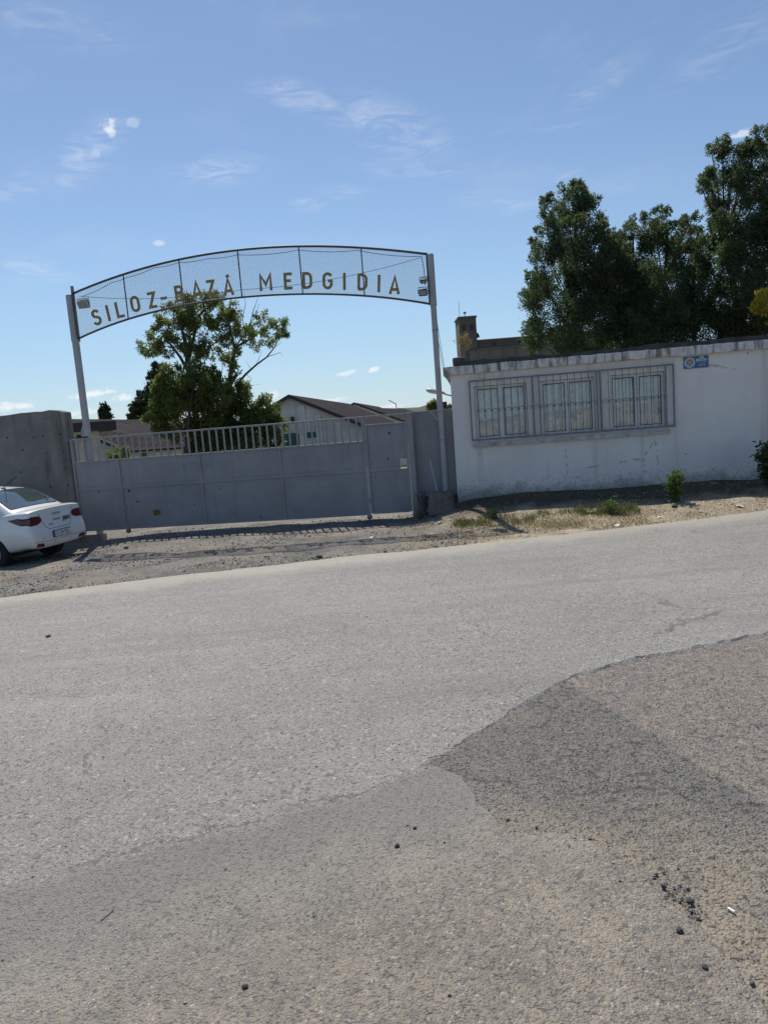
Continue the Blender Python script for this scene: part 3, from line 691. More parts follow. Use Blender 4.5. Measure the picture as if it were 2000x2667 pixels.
# window units
def curtain_mat():
    m, n, b = new_mat('crumpled_film'); co = obj_co(n)
    q = n.noise(co, 3.2, 6, .68, dist=1.4)
    c = n.mix(n.ramp(q, .35, .68), (.68, .72, .73), (.90, .91, .89)); c = n.mix(n.ramp(n.noise(co, 1.7, 3), .52, .62, 0, .5), c, (.52, .62, .66))
    setc(n, b, c); b.inputs['Roughness'].default_value = .35; bump(n, b, n.noise(n.mapping(co, (2.5, 1, 1.2)), 4, 7, .7, dist=2.), .9, .05)
    return m
def glass_mat():
    m = bpy.data.materials.new('window_glass'); t = nt(m); n = N(t)
    for q in list(t.nodes): t.nodes.remove(q)
    tr = n.add('ShaderNodeBsdfTransparent'); tr.inputs[0].default_value = (.95, .97, .97, 1)
    gl = n.add('ShaderNodeBsdfGlossy'); gl.inputs['Roughness'].default_value = .012; gl.inputs[0].default_value = (.95, .97, 1, 1)
    fr = n.add('ShaderNodeFresnel'); fr.inputs[0].default_value = 1.5
    k = n.add('ShaderNodeBump'); k.inputs['Strength'].default_value = .06; k.inputs['Distance'].default_value = .02
    n.link(n.noise(obj_co(n), 3.5, 2, .5), k.inputs['Height']); n.link(k.outputs[0], gl.inputs['Normal'])
    f = n.math('MULTIPLY_ADD', fr.outputs[0], 1.0, .02, clamp=True)
    mx = n.add('ShaderNodeMixShader'); n.link(f, mx.inputs[0]); n.link(tr.outputs[0], mx.inputs[1]); n.link(gl.outputs[0], mx.inputs[2])
    o_ = n.add('ShaderNodeOutputMaterial'); n.link(mx.outputs[0], o_.inputs[0]); return m
M_film = curtain_mat(); M_glass = glass_mat()
for wi, (a, b) in enumerate(wins):
    a2, b2, y0 = a+.004, b-.004, .085; z0, z1 = wz0+.004, wz1-.004; mid = (a2+b2)/2; fwd_ = .05
    m = MB().box(a2, a2+fwd_, y0, y0+.06, z0, z1).box(b2-fwd_, b2, y0, y0+.06, z0, z1).box(a2+fwd_, b2-fwd_, y0+.001, y0+.059, z1-.055, z1).box(a2+fwd_, b2-fwd_, y0+.001, y0+.059, z0, z0+.045).box(mid-.045, mid+.045, y0+.001, y0+.059, z0+.045, z1-.055)
    wf = m.build('window_frame', M_upvc, gh, .004)
    for p, q in ((a2+fwd_, mid-.045), (mid+.045, b2-fwd_)):
        MB().box(p+.002, q-.002, y0+.028, y0+.034, z0+.046, z1-.056).build('pane', M_glass, wf)
        g = MB()
        for (x0, x1, zz0, zz1) in ((p, p+.012, z0+.046, z1-.056), (q-.012, q, z0+.046, z1-.056), (p+.012, q-.012, z1-.07, z1-.056), (p+.012, q-.012, z0+.046, z0+.058)): g.box(x0+.001, x1-.001, y0+.012, y0+.024, zz0, zz1)
        g.build('gasket', M_black, wf)
    # crumpled film hung behind the glass
    nu, nz = 26, 26; m = MB(); ph = random.uniform(0, 9)
    for j in range(nz+1):
        for i in range(nu+1):
            u = a2-.05+(b2-a2+.1)*i/nu; z = z0-.05+(z1-z0+.1)*j/nz
            m.v.append((u, y0+.078+.018*math.sin(u*13+ph+2*math.sin(z*5))+.010*math.sin(z*17+u*9+ph)+random.uniform(-.007, .007), z))
    for j in range(nz):
        for i in range(nu): k = j*(nu+1)+i; m.f.append((k, k+1, k+nu+2, k+nu+1))
    m.build('window_film', M_film, gh)
# grille in front of all three windows
gr = MB(); GY = -.075
fr_u0, fr_u1, fr_z0, fr_z1 = .355, 4.255, 1.135, 2.355
g0 = MB().box(fr_u0, fr_u1, GY-.016, GY+.016, fr_z1-.036, fr_z1-.008).box(fr_u0, fr_u1, GY-.022, GY+.016, fr_z0+.01, fr_z0+.045).box(fr_u0, fr_u0+.028, GY-.015, GY+.015, fr_z0+.045, fr_z1-.036).box(fr_u1-.028, fr_u1, GY-.015, GY+.015, fr_z0+.045, fr_z1-.036).build('window_grille', M_grille, gh, .003)
for u in (1.595, 2.885):
    MB().box(u-.018, u+.018, GY-.014, GY+.014, fr_z0+.046, fr_z1-.036).build('upright', M_grille, g0, .003)
for u in (1.72, 2.815, 4.10):
    MB().box(u-.012, u+.012, GY-.013, GY+.013, fr_z0+.046, fr_z1-.036).build('upright', M_grille, g0, .003)
bm_ = MB().tube([(0, 0, fr_z0+.046), (0, 0, fr_z1-.036)], .0075, 6).mesh('bar'); bm_.materials.append(M_grille)
sm_ = MB()
A1 = [(-.064+.128*.12+.026*math.cos(t), 0, -.018+.026*math.sin(t)) for t in np.linspace(-3.6, -6.0, 6)]
scroll = [(.02*math.cos(t)-.036, 0, .012*math.sin(t)-.022) for t in np.linspace(5.5, 2.6, 6)] + [(x, 0, .018-.9*(x*x)*9*.9+.0) for x in np.linspace(-.05, .05, 8)] + [(.036+.02*math.cos(t), 0, -.022+.012*math.sin(t)) for t in np.linspace(.54, -2.4, 6)]
scm = MB().tube(scroll, .005, 5).mesh('scroll'); scm.materials.append(M_grille)
bars = []
for s0, s1, k in ((.39, 1.577, 9), (1.732, 2.803, 8), (2.903, 4.088, 9)):
    st = (s1-s0)/k
    for i in range(1, k):
        o = link('bar', bm_, g0); o.location = (s0+i*st, GY, 0)
    for i in range(k):
        if s0 == .39 and i == 0: continue
        o = link('scroll', scm, g0); o.location = (s0+(i+.5)*st, GY-.009, 1.745); o.scale = (st/.128, 1, 1)
for s0 in (1.66,): 
    o = link('scroll', scm, g0); o.location = (s0, GY-.009, 1.745)

# company sign on the wall
M_blue = plain('sign_blue', (.035, .105, .25), .4, var=.08); M_pale = plain('sign_pale_ink', (.62, .72, .74), .5, var=.05); M_orange = plain('sign_orange_ink', (.52, .16, .04), .5, var=.2); M_cyan = plain('sign_cyan_ink', (.22, .45, .55), .5, var=.1); M_sand = plain('sign_sand_ink', (.5, .46, .3), .5)
sg = gate_thing('company_sign', 'small blue security company sign with round emblem high on the white wall', 'sign', 11.895, -.01, 2.67)
MB().box(-.225, .225, -.012, 0, -.112, .112).build('plate', M_blue, sg, .003)
def disc(r0, r1, y, c, mat, nm, k=28):
    m = MB()
    for i in range(k):
        a, b = 2*math.pi*i/k, 2*math.pi*(i+1)/k
        m.quad((c[0]+r0*math.cos(a), y, c[1]+r0*math.sin(a)), (c[0]+r1*math.cos(a), y, c[1]+r1*math.sin(a)), (c[0]+r1*math.cos(b), y, c[1]+r1*math.sin(b)), (c[0]+r0*math.cos(b), y, c[1]+r0*math.sin(b)))
    return m.build(nm, mat, sg)
disc(.082, .095, -.0135, (-.117, 0), M_pale, 'emblem_ring'); disc(.055, .076, -.0136, (-.117, 0), M_cyan, 'emblem_ring'); disc(.0, .042, -.0137, (-.117, 0), M_orange, 'emblem_shield')
for k in range(8):
    a = k*math.pi/4; MB().quad((-.117+.036*math.cos(a-.35), -.0142, .036*math.sin(a-.35)), (-.117+.062*math.cos(a), -.0142, .062*math.sin(a)), (-.117+.036*math.cos(a+.35), -.0142, .036*math.sin(a+.35))).build('emblem_ray', M_sand if k % 2 else M_orange, sg)
MB().quad((-.135, -.0146, -.015), (-.1, -.0146, -.015), (-.1, -.0146, .022), (-.135, -.0146, .022)).build('emblem_shield', M_sand, sg)
fr_rot = (math.pi/2, 0, 0)
text('ZIP', .058, M_pale, sg, (.10, -.0135, .078), fr_rot, bold=.0012)
text('ESCORT', .054, M_pale, sg, (.10, -.0135, .035), fr_rot, bold=.0014, sx=1.05)
for z, w in ((.0, .09), (-.04, .05), (-.066, .07)):
    x = -.0
    m = MB(); x = .10-w
    while x < .10+w:
        l = random.uniform(.008, .016); m.quad((x, -.0136, z-.006), (x+l, -.0136, z-.006), (x+l, -.0136, z+.006), (x, -.0136, z+.006)); x += l+.004
    m.build('small_print', M_sand if z < -.01 else M_cyan, sg)

# street lamp fixed to the side of the guard house
M_lamp = plain('lamp_grey', (.42, .42, .41), .5, var=.1); M_lampg = plain('lamp_bowl', (.55, .56, .56), .25, var=.05)
lp = gate_thing('street_lamp', 'cobra-head street lamp reaching out from the side wall of the white guard house', 'lamp', 7.2, .6, 2.42)
MB().tube([(0.02, 0, 0), (-.10, 0, .04), (-.17, 0, .07)], .016, 8).build('arm', M_lamp, lp)
hd = MB()
hd.lathe([(.012, -.20), (.05, -.17), (.062, -.08), (.058, .05), (.045, .13), (.03, .17), (.028, .20)], 14, 'x')
o = hd.build('lamp_head', M_lamp, lp, sm=True); o.location = (-.33, 0, .125); o.rotation_euler = (0, .25, 0); o.scale = (1, 1.3, .75)
g = MB().lathe([(.01, -.17), (.04, -.14), (.05, -.06), (.045, .03), (.01, .08)], 14, 'x').build('bowl', M_lampg, o, sm=True); g.location = (0, 0, -.028)
fl = gate_thing('floodlight', 'small black floodlight poking up behind the grey panel beside the white house', 'floodlight', 7.02, .7, 2.26)
MB().box(-.07, .07, -.03, .03, -.05, .06).build('housing', M_fll, fl, .01); MB().tube([(0, 0, -.05), (.10, 0, -.1), (.2, .0, -.02)], .012, 6).build('bracket', M_dark, fl)
# drop cable from the arch post to the lamp
cb = gate_thing('drop_cable', 'thin cable hanging from the right arch post down to the guard house corner', 'cable', 6.99, .1, 2.3)
for dx in (0, .03):
    MB().tube([(.01, 0, 1.95), (.03+dx, .02, 1.3), (.09+dx, .05, .7), (.14+dx, .06, .5), (.225, .1, .32)], .005, 5).build('strand', M_dark, cb)

# ------------------------------------------------------------------ far buildings
M_wht = plain('warehouse_limewash', (.58, .56, .54), .9, var=.16, scale=.5, dirt=(.40, .36, .33), bmp=.3, bscale=4)
M_cream = plain('cream_render', (.60, .53, .41), .9, var=.12, scale=.6)
M_pale = plain('pale_gable_render', (.42, .45, .46), .9, var=.12, scale=.6)
M_green = plain('green_shutter', (.02, .10, .06), .6, var=.15, scale=2)
M_barge = plain('dark_barge_board', (.035, .032, .034), .7)
def roofing(name, c, per, ax):
    m, n, b = new_mat(name); co = obj_co(n)
    w = n.add('ShaderNodeTexWave'); w.bands_direction = ax; w.inputs['Scale'].default_value = per; w.inputs['Distortion'].default_value = .3; n.link(co, w.inputs['Vector'])
    cc = n.mix(n.ramp(n.noise(co, .35, 6, .65), .3, .7), tuple(x*.75 for x in c), tuple(x*1.2 for x in c))
    setc(n, b, cc); b.inputs['Roughness'].default_value = .9; b.inputs['Specular IOR Level'].default_value = .05; bump(n, b, w.outputs[1], .6, .04); return m
M_roofw = roofing('warehouse_brown_roof', (.032, .026, .027), .35, 'Y')
M_roofl = roofing('corrugated_brown_roof', (.040, .034, .036), 1.0, 'X')

def gable_house(name, label, apex, axis_deg, half, rise, zg0, length, windows, mw, mr, cat='building', over=.35):
    """apex = world point of the front gable's top; local x to the right along the gable, y away."""
    t = thing(name, label, cat, (apex.x, apex.y, zg0), R(axis_deg)); H = apex.z-zg0; e = H-rise
    m = MB(); P = [(-half, 0), (half, 0), (half, e), (0, H), (-half, e)]
    m.prism(P, 0, length); m.build('wall', mw, t)
    for s in (-1, 1):
        k = rise/half; x1 = s*(half+over); z1 = e-k*over
        r_ = MB(); a = (0, -.35, H+.03); b = (x1, -.35, z1+.03); c = (x1, length+.3, z1+.03); d_ = (0, length+.3, H+.03)
        r_.quad(a, b, c, d_); r_.quad(*[(p[0], p[1], p[2]+.12) for p in (a, b, c, d_)])
        r_.quad(b, c, (c[0], c[1], c[2]+.12), (b[0], b[1], b[2]+.12)); r_.quad(a, b, (b[0], b[1], b[2]+.12), (a[0], a[1], a[2]+.12))
        ro = r_.build('roof', mr, t)
        MB().prism([(0, H+.17), (s*(half+over+.03), z1+.17), (s*(half+over+.03), z1-.12), (0, H-.12)], -.42, -.36).build('barge_board', M_barge, t)
    for (x0, x1, z0, z1, mm) in windows:
        w = MB().box(x0, x1, -.04, -.005, z0, z1).build('window', mm, t); MB().box(x0-.06, x1+.06, -.10, -.006, z0-.08, z0-.002).build('sill', M_wht, w)
    return t
apex = aty(755, 1033, 58); def_loc = apex
zy = -1.3; AX = -5.
def wloc(px, py, y=58.2):
    p = aty(px, py, y); c_, s_ = math.cos(R(AX)), math.sin(R(AX)); dx, dy = p.x-apex.x, p.y-apex.y
    return dx*c_+dy*s_, p.z-zy
def wrect(x0, y0, x1, y1, mm):
    a = wloc(x0, y1); b = wloc(x1, y0); return (a[0], b[0], a[1], b[1], mm)
wh = gable_house('warehouse', 'white gabled warehouse with dark brown roof and green shutters beyond the gate', apex, AX, 6.2, 3.0, zy, 38,
            [wrect(741, 1129, 757, 1172, M_green), wrect(760, 1127, 776, 1172, M_green), wrect(778, 1128, 791, 1172, M_green), wrect(799, 1125, 813, 1142, M_green), wrect(816, 1124, 831, 1140, M_green)], M_wht, M_roofw)
for x0, x1, yt in ((787, 795, 1055), (832, 838, 1080), (884, 890, 1098), (700, 707, 1075)):
    a = wloc(x0, 1190); b = wloc(x1, yt); MB().box(a[0], b[0], -.16, -.003, 0, b[1]).build('pilaster', M_wht, wh)
b_ = wloc(764, 1092); MB().box(b_[0]-.12, b_[0]+.12, -.25, -.01, b_[1]-.3, b_[1]+.2).build('wall_lamp', M_barge, wh)
apex2 = aty(923, 1051, 99)
gable_house('warehouse', 'farther dark-roofed warehouse rising just behind the white gabled warehouse', apex2, AX, 8, 3.6, zy, 40, [], M_wht, M_roofw)
apex3 = aty(975, 1064, 150)
gable_house('warehouse', 'most distant low brown-roofed shed below the hills, right of the other warehouses', apex3, AX-6, 12, 4.2, zy, 40, [], M_wht, M_roofw)

# long low building on the left, gable towards us, roof running away to the right
lb = thing('farm_building', 'long low building with ribbed brown roof seen over the left end of the gate', 'building', aty(159, 1300, 45).xy.to_3d() + Vector((0, 0, -1.2)), 0)
L0 = Vector(lb.location)
Aq = aty(150, 1091, 46)-L0; Bq = aty(470, 1094, 62)-L0; Cq = aty(520, 1161, 50)-L0; Dq = aty(336, 1174, 45)-L0; Eq = Vector((2*Aq.x-Dq.x, Dq.y, Dq.z))
def slab(m, P, t=.12):
    m.quad(*P); m.quad(*[p-Vector((0, 0, t)) for p in reversed(P)])
    for i in range(len(P)):
        a, b = P[i], P[(i+1) % len(P)]; m.quad(a, b, b-Vector((0, 0, t)), a-Vector((0, 0, t)))
m = MB(); slab(m, [Dq, Cq, Bq, Aq]); m.build('roof', M_roofl, lb)
m = MB(); slab(m, [Eq, Aq, Bq, Vector((Bq.x-6, Bq.y, Dq.z))]); m.build('roof', M_roofl, lb)
gz = 0.
m = MB(); m.quad((Eq.x+.3, Eq.y+.2, gz), (Dq.x-.3, Dq.y+.2, gz), (Dq.x-.3, Dq.y+.2, Dq.z-.1), (Aq.x, Dq.y+.2, Aq.z-.15), (Eq.x+.3, Eq.y+.2, Eq.z-.1)); m.build('gable_wall', M_pale, lb)
m = MB(); m.quad((Dq.x-.3, Dq.y+.2, gz), (Cq.x-.3, Cq.y+.2, gz), (Cq.x-.3, Cq.y+.2, Cq.z-.1), (Dq.x-.3, Dq.y+.2, Dq.z-.1)); m.build('side_wall', M_cream, lb)
dv = (Aq-Dq).normalized(); MB().sqtube(Dq+Vector((0, -.08, -.08)), Aq+Vector((0, -1.0, -.08)), .2).build('barge_board', M_barge, lb)
sdv = (Cq-Dq); sdv.z = 0
for t0, t1, mm in ((.05, .14, M_wht), (.2, .3, M_green), (.4, .5, M_wht), (.62, .72, M_wht), (.8, .9, M_wht)):
    p0 = Dq+sdv*t0; p1 = Dq+sdv*t1; z1 = Dq.z-.25; z0 = .2 if mm is M_green else z1-.9
    off = Vector((-.3, .05, 0)); MB().quad((p0.x-.3, p0.y+.1, z0), (p1.x-.3, p1.y+.1, z0), (p1.x-.3, p1.y+.1, z1), (p0.x-.3, p0.y+.1, z1)).build('window', mm, lb)
# cream flat-roofed front block
c0 = aty(150, 1190, 38); c1 = aty(268, 1190, 38); zt = aty(220, 1124, 38).z; zt2 = aty(220, 1100, 38).z; e1 = aty(306, 1110, 38)
cb_ = thing('cream_block', 'cream flat-roofed block with a deep dark eave behind the left gate post', 'building', (c0.x, c0.y, -1.0), R(23))
MB().box(0, (c1.x-c0.x)/1.085, 0, 4, 0, zt+1.0).build('wall', M_cream, cb_)
MB().box(-.6, (e1.x-c0.x)/1.085, -.5, 4.4, zt+1.0+.003, zt2+1.0).build('roof', M_barge, cb_)
for x in (.25, .95):
    w = MB().box(x, x+.55, -.03, -.004, .9, 1.9).build('window', M_wht, cb_); MB().box(x+.06, x+.49, -.04, -.031, .96, 1.84).build('pane', plain('dim_glass', (.10, .12, .14), .15), w)
# grain elevator
M_silo = plain('elevator_concrete', (.115, .10, .09), .9, var=.2, scale=.12, dirt=(.09, .072, .06)); M_silo2 = plain('elevator_pale_render', (.165, .146, .124), .9, var=.15, scale=.12); M_hole = plain('dark_opening', (.03, .03, .033), .6)
Ys = 213.
def S3(px, py): return aty(px, py, Ys)
t0 = S3(1194, 830); t1 = S3(1239, 826); zb = -1.3
ge = thing('grain_elevator', 'brown concrete grain elevator with tall head tower and long silo block behind the guard house', 'building', (t0.x, Ys, zb))
tw = t1.x-t0.x; th = (t0.z+t1.z)/2-zb
tower = MB().box(0, tw, 0, 9, 0, th).build('tower', M_silo, ge); MB().box(-.25, tw+.25, -.25, 9.2, th, th+.5).build('cornice', M_silo, tower)
for x in (.15, .62):
    w = MB().box(tw*x, tw*x+1.1, -.12, -.01, th-3.6, th-1.9).build('window', M_hole, tower)
MB().prism([(tw, th-5.6), (tw+.95, th-5.6), (tw+.7, th-4.7), (tw+.15, th-4.2), (tw, th-4.2)], 1, 3).build('hood', M_hole, tower)
MB().tube([(.45, 1, th), (.45, 1, th+5.2)], .06, 5).build('antenna', M_dark, tower)
si = MB().tube([(2.0, 1, th), (2.0, 1, th+1.7)], .1, 6).lathe([(.1, th+1.3), (.45, th+1.5), (.5, th+1.7), (.25, th+1.95)], 10, c=(2.0, 1, 0)).build('siren', M_dark, tower)
bh = S3(1300, 883).z-zb; bh2 = S3(1300, 905).z-zb; BX1 = tw+42
MB().box(tw+.003, BX1, 1.2, 10, bh2+.003, bh).build('gallery', M_silo, ge); MB().box(tw+.2, BX1+.3, .9, 10.3, bh, bh+.35).build('gallery_roof', M_silo2, ge)
MB().box(-.6+tw*.6, BX1, -.3, 12, 0, bh2-.3).build('silo_block', M_silo2, ge); MB().box(tw-.4, BX1+.4, -.8, 12, bh2-.3+.003, bh2).build('ledge', M_silo2, ge)
for k in range(10):
    x = tw*.62+k*3.75+1.9
    MB().box(x-.18, x+.18, -.62, -.303, 0, bh2-.35).build('pilaster', M_silo2, ge)
    if k % 2 == 0:
        w = MB().box(x+1.2, x+2.4, -.38, -.31, bh2-4.4, bh2-2.9).build('window', M_hole, ge); MB().box(x+1.0, x+2.6, -.5, -.312, bh2-4.8, bh2-4.42).build('sill', M_silo2, w)
    if k % 2: MB().box(x+.9, x+2.0, 1.08, 1.19, bh2+.9, bh2+1.7).build('window', M_hole, ge)
# far hill and a lamp post in the yard
def hillmat():
    m, n, b = new_mat('wooded_hill'); co = obj_co(n); c = n.mix(n.ramp(n.noise(co, .02, 8, .75), .35, .65), (.022, .035, .02), (.06, .07, .045))
    v = n.vor(co, .03, out='Color'); s_ = n.add('ShaderNodeSeparateColor'); n.link(v, s_.inputs[0]); c = n.mix(n.ramp(s_.outputs[0], .9, .93), c, (.4, .38, .34))
    setc(n, b, c); b.inputs['Roughness'].default_value = .95; return m
hx = np.linspace(-1500, 2200, 260); V = []; F = []
prof = 12+10*smooth(-700, 300, hx)+7*np.sin(hx/260)+4*np.sin(hx/97+1)
rows = [(1200, 0.), (1260, .5), (1330, .8), (1420, 1.), (1600, 1.), (1900, -.2)]
for (yy, k) in rows:
    for x, p in zip(hx, prof): V.append((x, yy+40*math.sin(x/300), -3+p*k+ (rng.uniform(0, 4.5) if k > 0 else 0)))
kx = len(hx)
for j in range(len(rows)-1):
    for i in range(kx-1): F.append((j*kx+i, j*kx+i+1, (j+1)*kx+i+1, (j+1)*kx+i))
o = link('hills', np_mesh('hills', V, F, hillmat())); o['kind'] = 'structure'
p = aty(1033, 1075, 110); q_ = aty(1029, 1051, 110)
yl = thing('yard_lamp', 'tiny far lamp post with a slanted head against the sky above the hills', 'lamp', (p.x, p.y, -1.3))
MB().tube([(0, 0, 0), (0, 0, q_.z+1.3)], .07, 6).build('pole', M_lamp, yl); MB().tube([(0, 0, q_.z+1.2), (-1.1, 0, q_.z+1.9)], .07, 6).build('lamp_head', M_lamp, yl)

# ------------------------------------------------------------------ foliage
def leaf_mat(name, ca, cb, transl=.3, rough=.55, dead=None):
    m = bpy.data.materials.new(name); t = nt(m); n = N(t); b = t.nodes['Principled BSDF']; out = t.nodes['Material Output']
    g = n.add('ShaderNodeNewGeometry'); co = obj_co(n)
    c = n.mix(g.outputs['Random Per Island'], ca, cb); c = n.mix(n.ramp(n.noise(co, .9, 4, .6), .35, .68, 0, .6), c, tuple((x+y)/2*.62 for x, y in zip(ca, cb)))
    if dead: c = n.mix(n.math('GREATER_THAN', n.math('FRACT', n.math('MULTIPLY', g.outputs['Random Per Island'], 37.3)), .88), c, dead)
    setc(n, b, c); b.inputs['Roughness'].default_value = rough; b.inputs['Specular IOR Level'].default_value = .35
    tr = n.add('ShaderNodeBsdfTranslucent'); n.link(n.mix(.5, c, n.mix(1., c, (1.4, 1.5, .5), 'MULTIPLY')), tr.inputs[0])
    mx = n.add('ShaderNodeMixShader'); mx.inputs[0].default_value = transl; n.link(b.outputs[0], mx.inputs[1]); n.link(tr.outputs[0], mx.inputs[2]); n.link(mx.outputs[0], out.inputs[0])
    return m
def leaf_cloud(blobs, dens, ln, wd, droop=0., upw=0., sub=.22, shell=.45, base=None):
    """blobs: (centre, radius) list; returns verts, quads of many small folded leaves."""
    C_, D_ = [], []
    for c, r, cnt in blobs:
        k = max(4, int(cnt*dens)); ns = max(5, int(10+k/28))
        d = rng.normal(size=(ns, 3)); d /= np.linalg.norm(d, axis=1)[:, None]; rad = (shell+(1-shell)*rng.random(ns)**.6)[:, None]
        sc_ = np.array(c)+d*rad*r*np.array([1, 1, .95])
        pick = rng.integers(0, ns, k); off = rng.normal(size=(k, 3))*r*sub
        P = sc_[pick]+off; out = (P-np.array(c))/r
        dr_ = out*.7+rng.normal(size=(k, 3))*.6+np.array([0, 0, upw-droop]); dr_ /= np.linalg.norm(dr_, axis=1)[:, None]+1e-9
        C_.append(P); D_.append(dr_)
    P = np.concatenate(C_); D = np.concatenate(D_); k = len(P)
    s = rng.normal(size=(k, 3)); s -= D*(s*D).sum(1)[:, None]; s /= np.linalg.norm(s, axis=1)[:, None]; nn = np.cross(D, s)
    L = (ln*rng.uniform(.6, 1.35, k))[:, None]; w = (wd*rng.uniform(.6, 1.3, k))[:, None]
    v0 = P; v1 = P+D*L*.45+s*w*.5+nn*w*.18; v2 = P+D*L; v3 = P+D*L*.45-s*w*.5+nn*w*.18
    V = np.stack([v0, v1, v2, v3], 1).reshape(-1, 3); F = np.arange(4*k).reshape(-1, 4)
    return V, F
M_bark = plain('bark_grey', (.085, .07, .058), .95, var=.3, scale=8, bmp=.6, bscale=12); M_deadw = plain('dead_wood', (.14, .12, .105), .9, var=.2)
mains = []
def px_blobs(lst, Y, spread=.8, core=.78, tips=7):
    out = []; mains.clear()
    for px, py, r in lst:
        rw = r/FPX*Y; y = Y+random.uniform(-1, 1)*spread; c = aty(px, py, y); out.append((tuple(c), rw*core, r*r*core*core*.8))
        mains.append(out[-1])
        if r < 8: continue
        for k in range(tips):
            a = random.uniform(0, 6.28); d = Vector((math.cos(a), random.uniform(-.7, .7), math.sin(a)+.15)).normalized(); rr = random.uniform(.16, .36)
            q = c+d*rw*random.uniform(.72, 1.12); out.append((tuple(q), rw*rr, r*r*rr*rr*1.5))
            if random.random() < .45: q2 = q+(d+Vector((random.uniform(-.4, .4), 0, .5))).normalized()*rw*rr*1.2; out.append((tuple(q2), rw*rr*.5, r*r*rr*rr*.5))
    return out
def tree(name, label, group, base_px, Y, blobs_px, mat, dens, ln, wd, spread=.8, trunk_r=.14, limbs=True, extra=None, droop=0., upw=0., sub=.22, shell=.45, top=None, bark=None, core=.78, tips=7):
    bl = px_blobs(blobs_px, Y, spread, core, tips); b = aty(base_px, 1100, Y); z0 = float(zg(b.x, b.y))-.05
    t = thing(name, label, 'tree' if 'shrub' not in name and 'bush' not in name else 'shrub', (b.x, Y, z0), 0, group); o0 = np.array([b.x, Y, z0])
    V, F = leaf_cloud(bl, dens, ln, wd, droop, upw, sub, shell); V = V-o0
    V[:, 2] = np.maximum(V[:, 2], .02)
    m = MB(); zs = [c[2] for c, r, k in bl]; zt = (max(zs)-z0)*.92 if top is None else top
    tops = max(bl, key=lambda q: q[0][2])[0]
    if extra is None:
        path = [(0, 0, 0)]+[((tops[0]-o0[0])*f**1.5+random.gauss(0, .04), (tops[1]-o0[1])*f, zt*f) for f in (.2, .4, .6, .8, 1.)]
        m.tube(path, [trunk_r*(1-.85*i/5) for i in range(6)], 7)
        for c, r, k in mains:
            e = np.array(c)-o0; f = max(.08, min(.85, (e[2]/zt)*.72)); s_ = np.array([(tops[0]-o0[0])*f**1.5, (tops[1]-o0[1])*f, zt*f]); mid = (s_+e)/2+np.array([0, 0, .08*np.linalg.norm(e-s_)])
            m.tube([tuple(s_), tuple(mid), tuple(e)], [trunk_r*.24*(1-f*.6), trunk_r*.12, trunk_r*.03], 5)
            for q in range(2):
                d = np.array(rng.normal(size=3)); d /= np.linalg.norm(d); m.tube([tuple(mid), tuple(e+d*r*.6)], [trunk_r*.07, trunk_r*.02], 4)
    else:
        for pts, r0, r1 in extra:
            P = [np.array(aty(px, py, Y+dy))-o0 for px, py, dy in pts]; n_ = len(P)
            m.tube([tuple(p) for p in P], [r0+(r1-r0)*i/(n_-1) for i in range(n_)], 6)
        for c, r, k in mains:
            e = np.array(c)-o0
            for q in range(3):
                d = np.array(rng.normal(size=3)); d /= np.linalg.norm(d); m.tube([tuple(e-np.array([0, 0, r*.6])), tuple(e+d*r*.35), tuple(e+d*r*.95)], [.025, .014, .006], 4)
    m.build('trunk', bark or M_bark, t)
    link('crown', np_mesh('crown', V, F, mat), t)
    return t
M_thuja = leaf_mat('thuja_leaf', (.07, .112, .06), (.13, .18, .092), .45, dead=(.10, .085, .045))
M_ash = leaf_mat('ash_leaf', (.13, .165, .065), (.25, .28, .115), .55)
M_dense = leaf_mat('dense_leaf', (.10, .135, .046), (.205, .245, .085), .58)
M_popl = leaf_mat('poplar_leaf', (.022, .038, .020), (.045, .065, .030), .2)
M_yel = leaf_mat('yellow_leaf', (.50, .46, .05), (.72, .64, .12), .5)
GRP = 'dark evergreens behind the guard house'
tree('evergreen_tree', 'leftmost dark evergreen tree with a ragged pointed top behind the white guard house', GRP, 1490, 22, [(1500, 495, 20), (1530, 530, 26), (1480, 532, 40), (1425, 538, 22), (1500, 590, 58), (1435, 600, 34), (1565, 600, 24), (1500, 660, 72), (1420, 670, 38), (1395, 640, 16), (1560, 680, 56), (1480, 740, 88), (1408, 745, 36), (1385, 720, 16), (1560, 770, 80), (1450, 830, 82), (1400, 840, 26), (1376, 845, 11), (1540, 850, 90), (1405, 890, 28), (1480, 900, 60)], M_thuja, 1.2, .078, .032, core=.72, tips=9, sub=.22, upw=.25)
tree('evergreen_tree', 'lower dark evergreen with one slanting top shoot, next right of the leftmost one', GRP, 1625, 22.8, [(1598, 640, 30), (1636, 605, 20), (1650, 570, 9), (1643, 588, 12), (1615, 625, 18), (1610, 700, 58), (1655, 690, 40), (1640, 770, 80), (1640, 850, 90), (1600, 900, 80)], M_thuja, 1.2, .078, .032, core=.72, tips=9, sub=.22, upw=.3)
tree('evergreen_tree', 'middle dark evergreen with a blunt forked crown above the guard house roof', GRP, 1715, 22.2, [(1697, 570, 24), (1735, 560, 16), (1690, 610, 40), (1742, 615, 34), (1710, 680, 68), (1720, 760, 80), (1720, 840, 90), (1700, 905, 70)], M_thuja, 1.2, .078, .032, core=.72, tips=9, sub=.22, upw=.25)
tree('evergreen_tree', 'small round-topped dark evergreen just left of the tallest one', GRP, 1805, 22.6, [(1795, 580, 22), (1800, 620, 38), (1835, 645, 22), (1790, 690, 58), (1810, 770, 75), (1800, 850, 90), (1790, 900, 70)], M_thuja, 1.2, .078, .032, core=.72, tips=9, sub=.22, upw=.25)
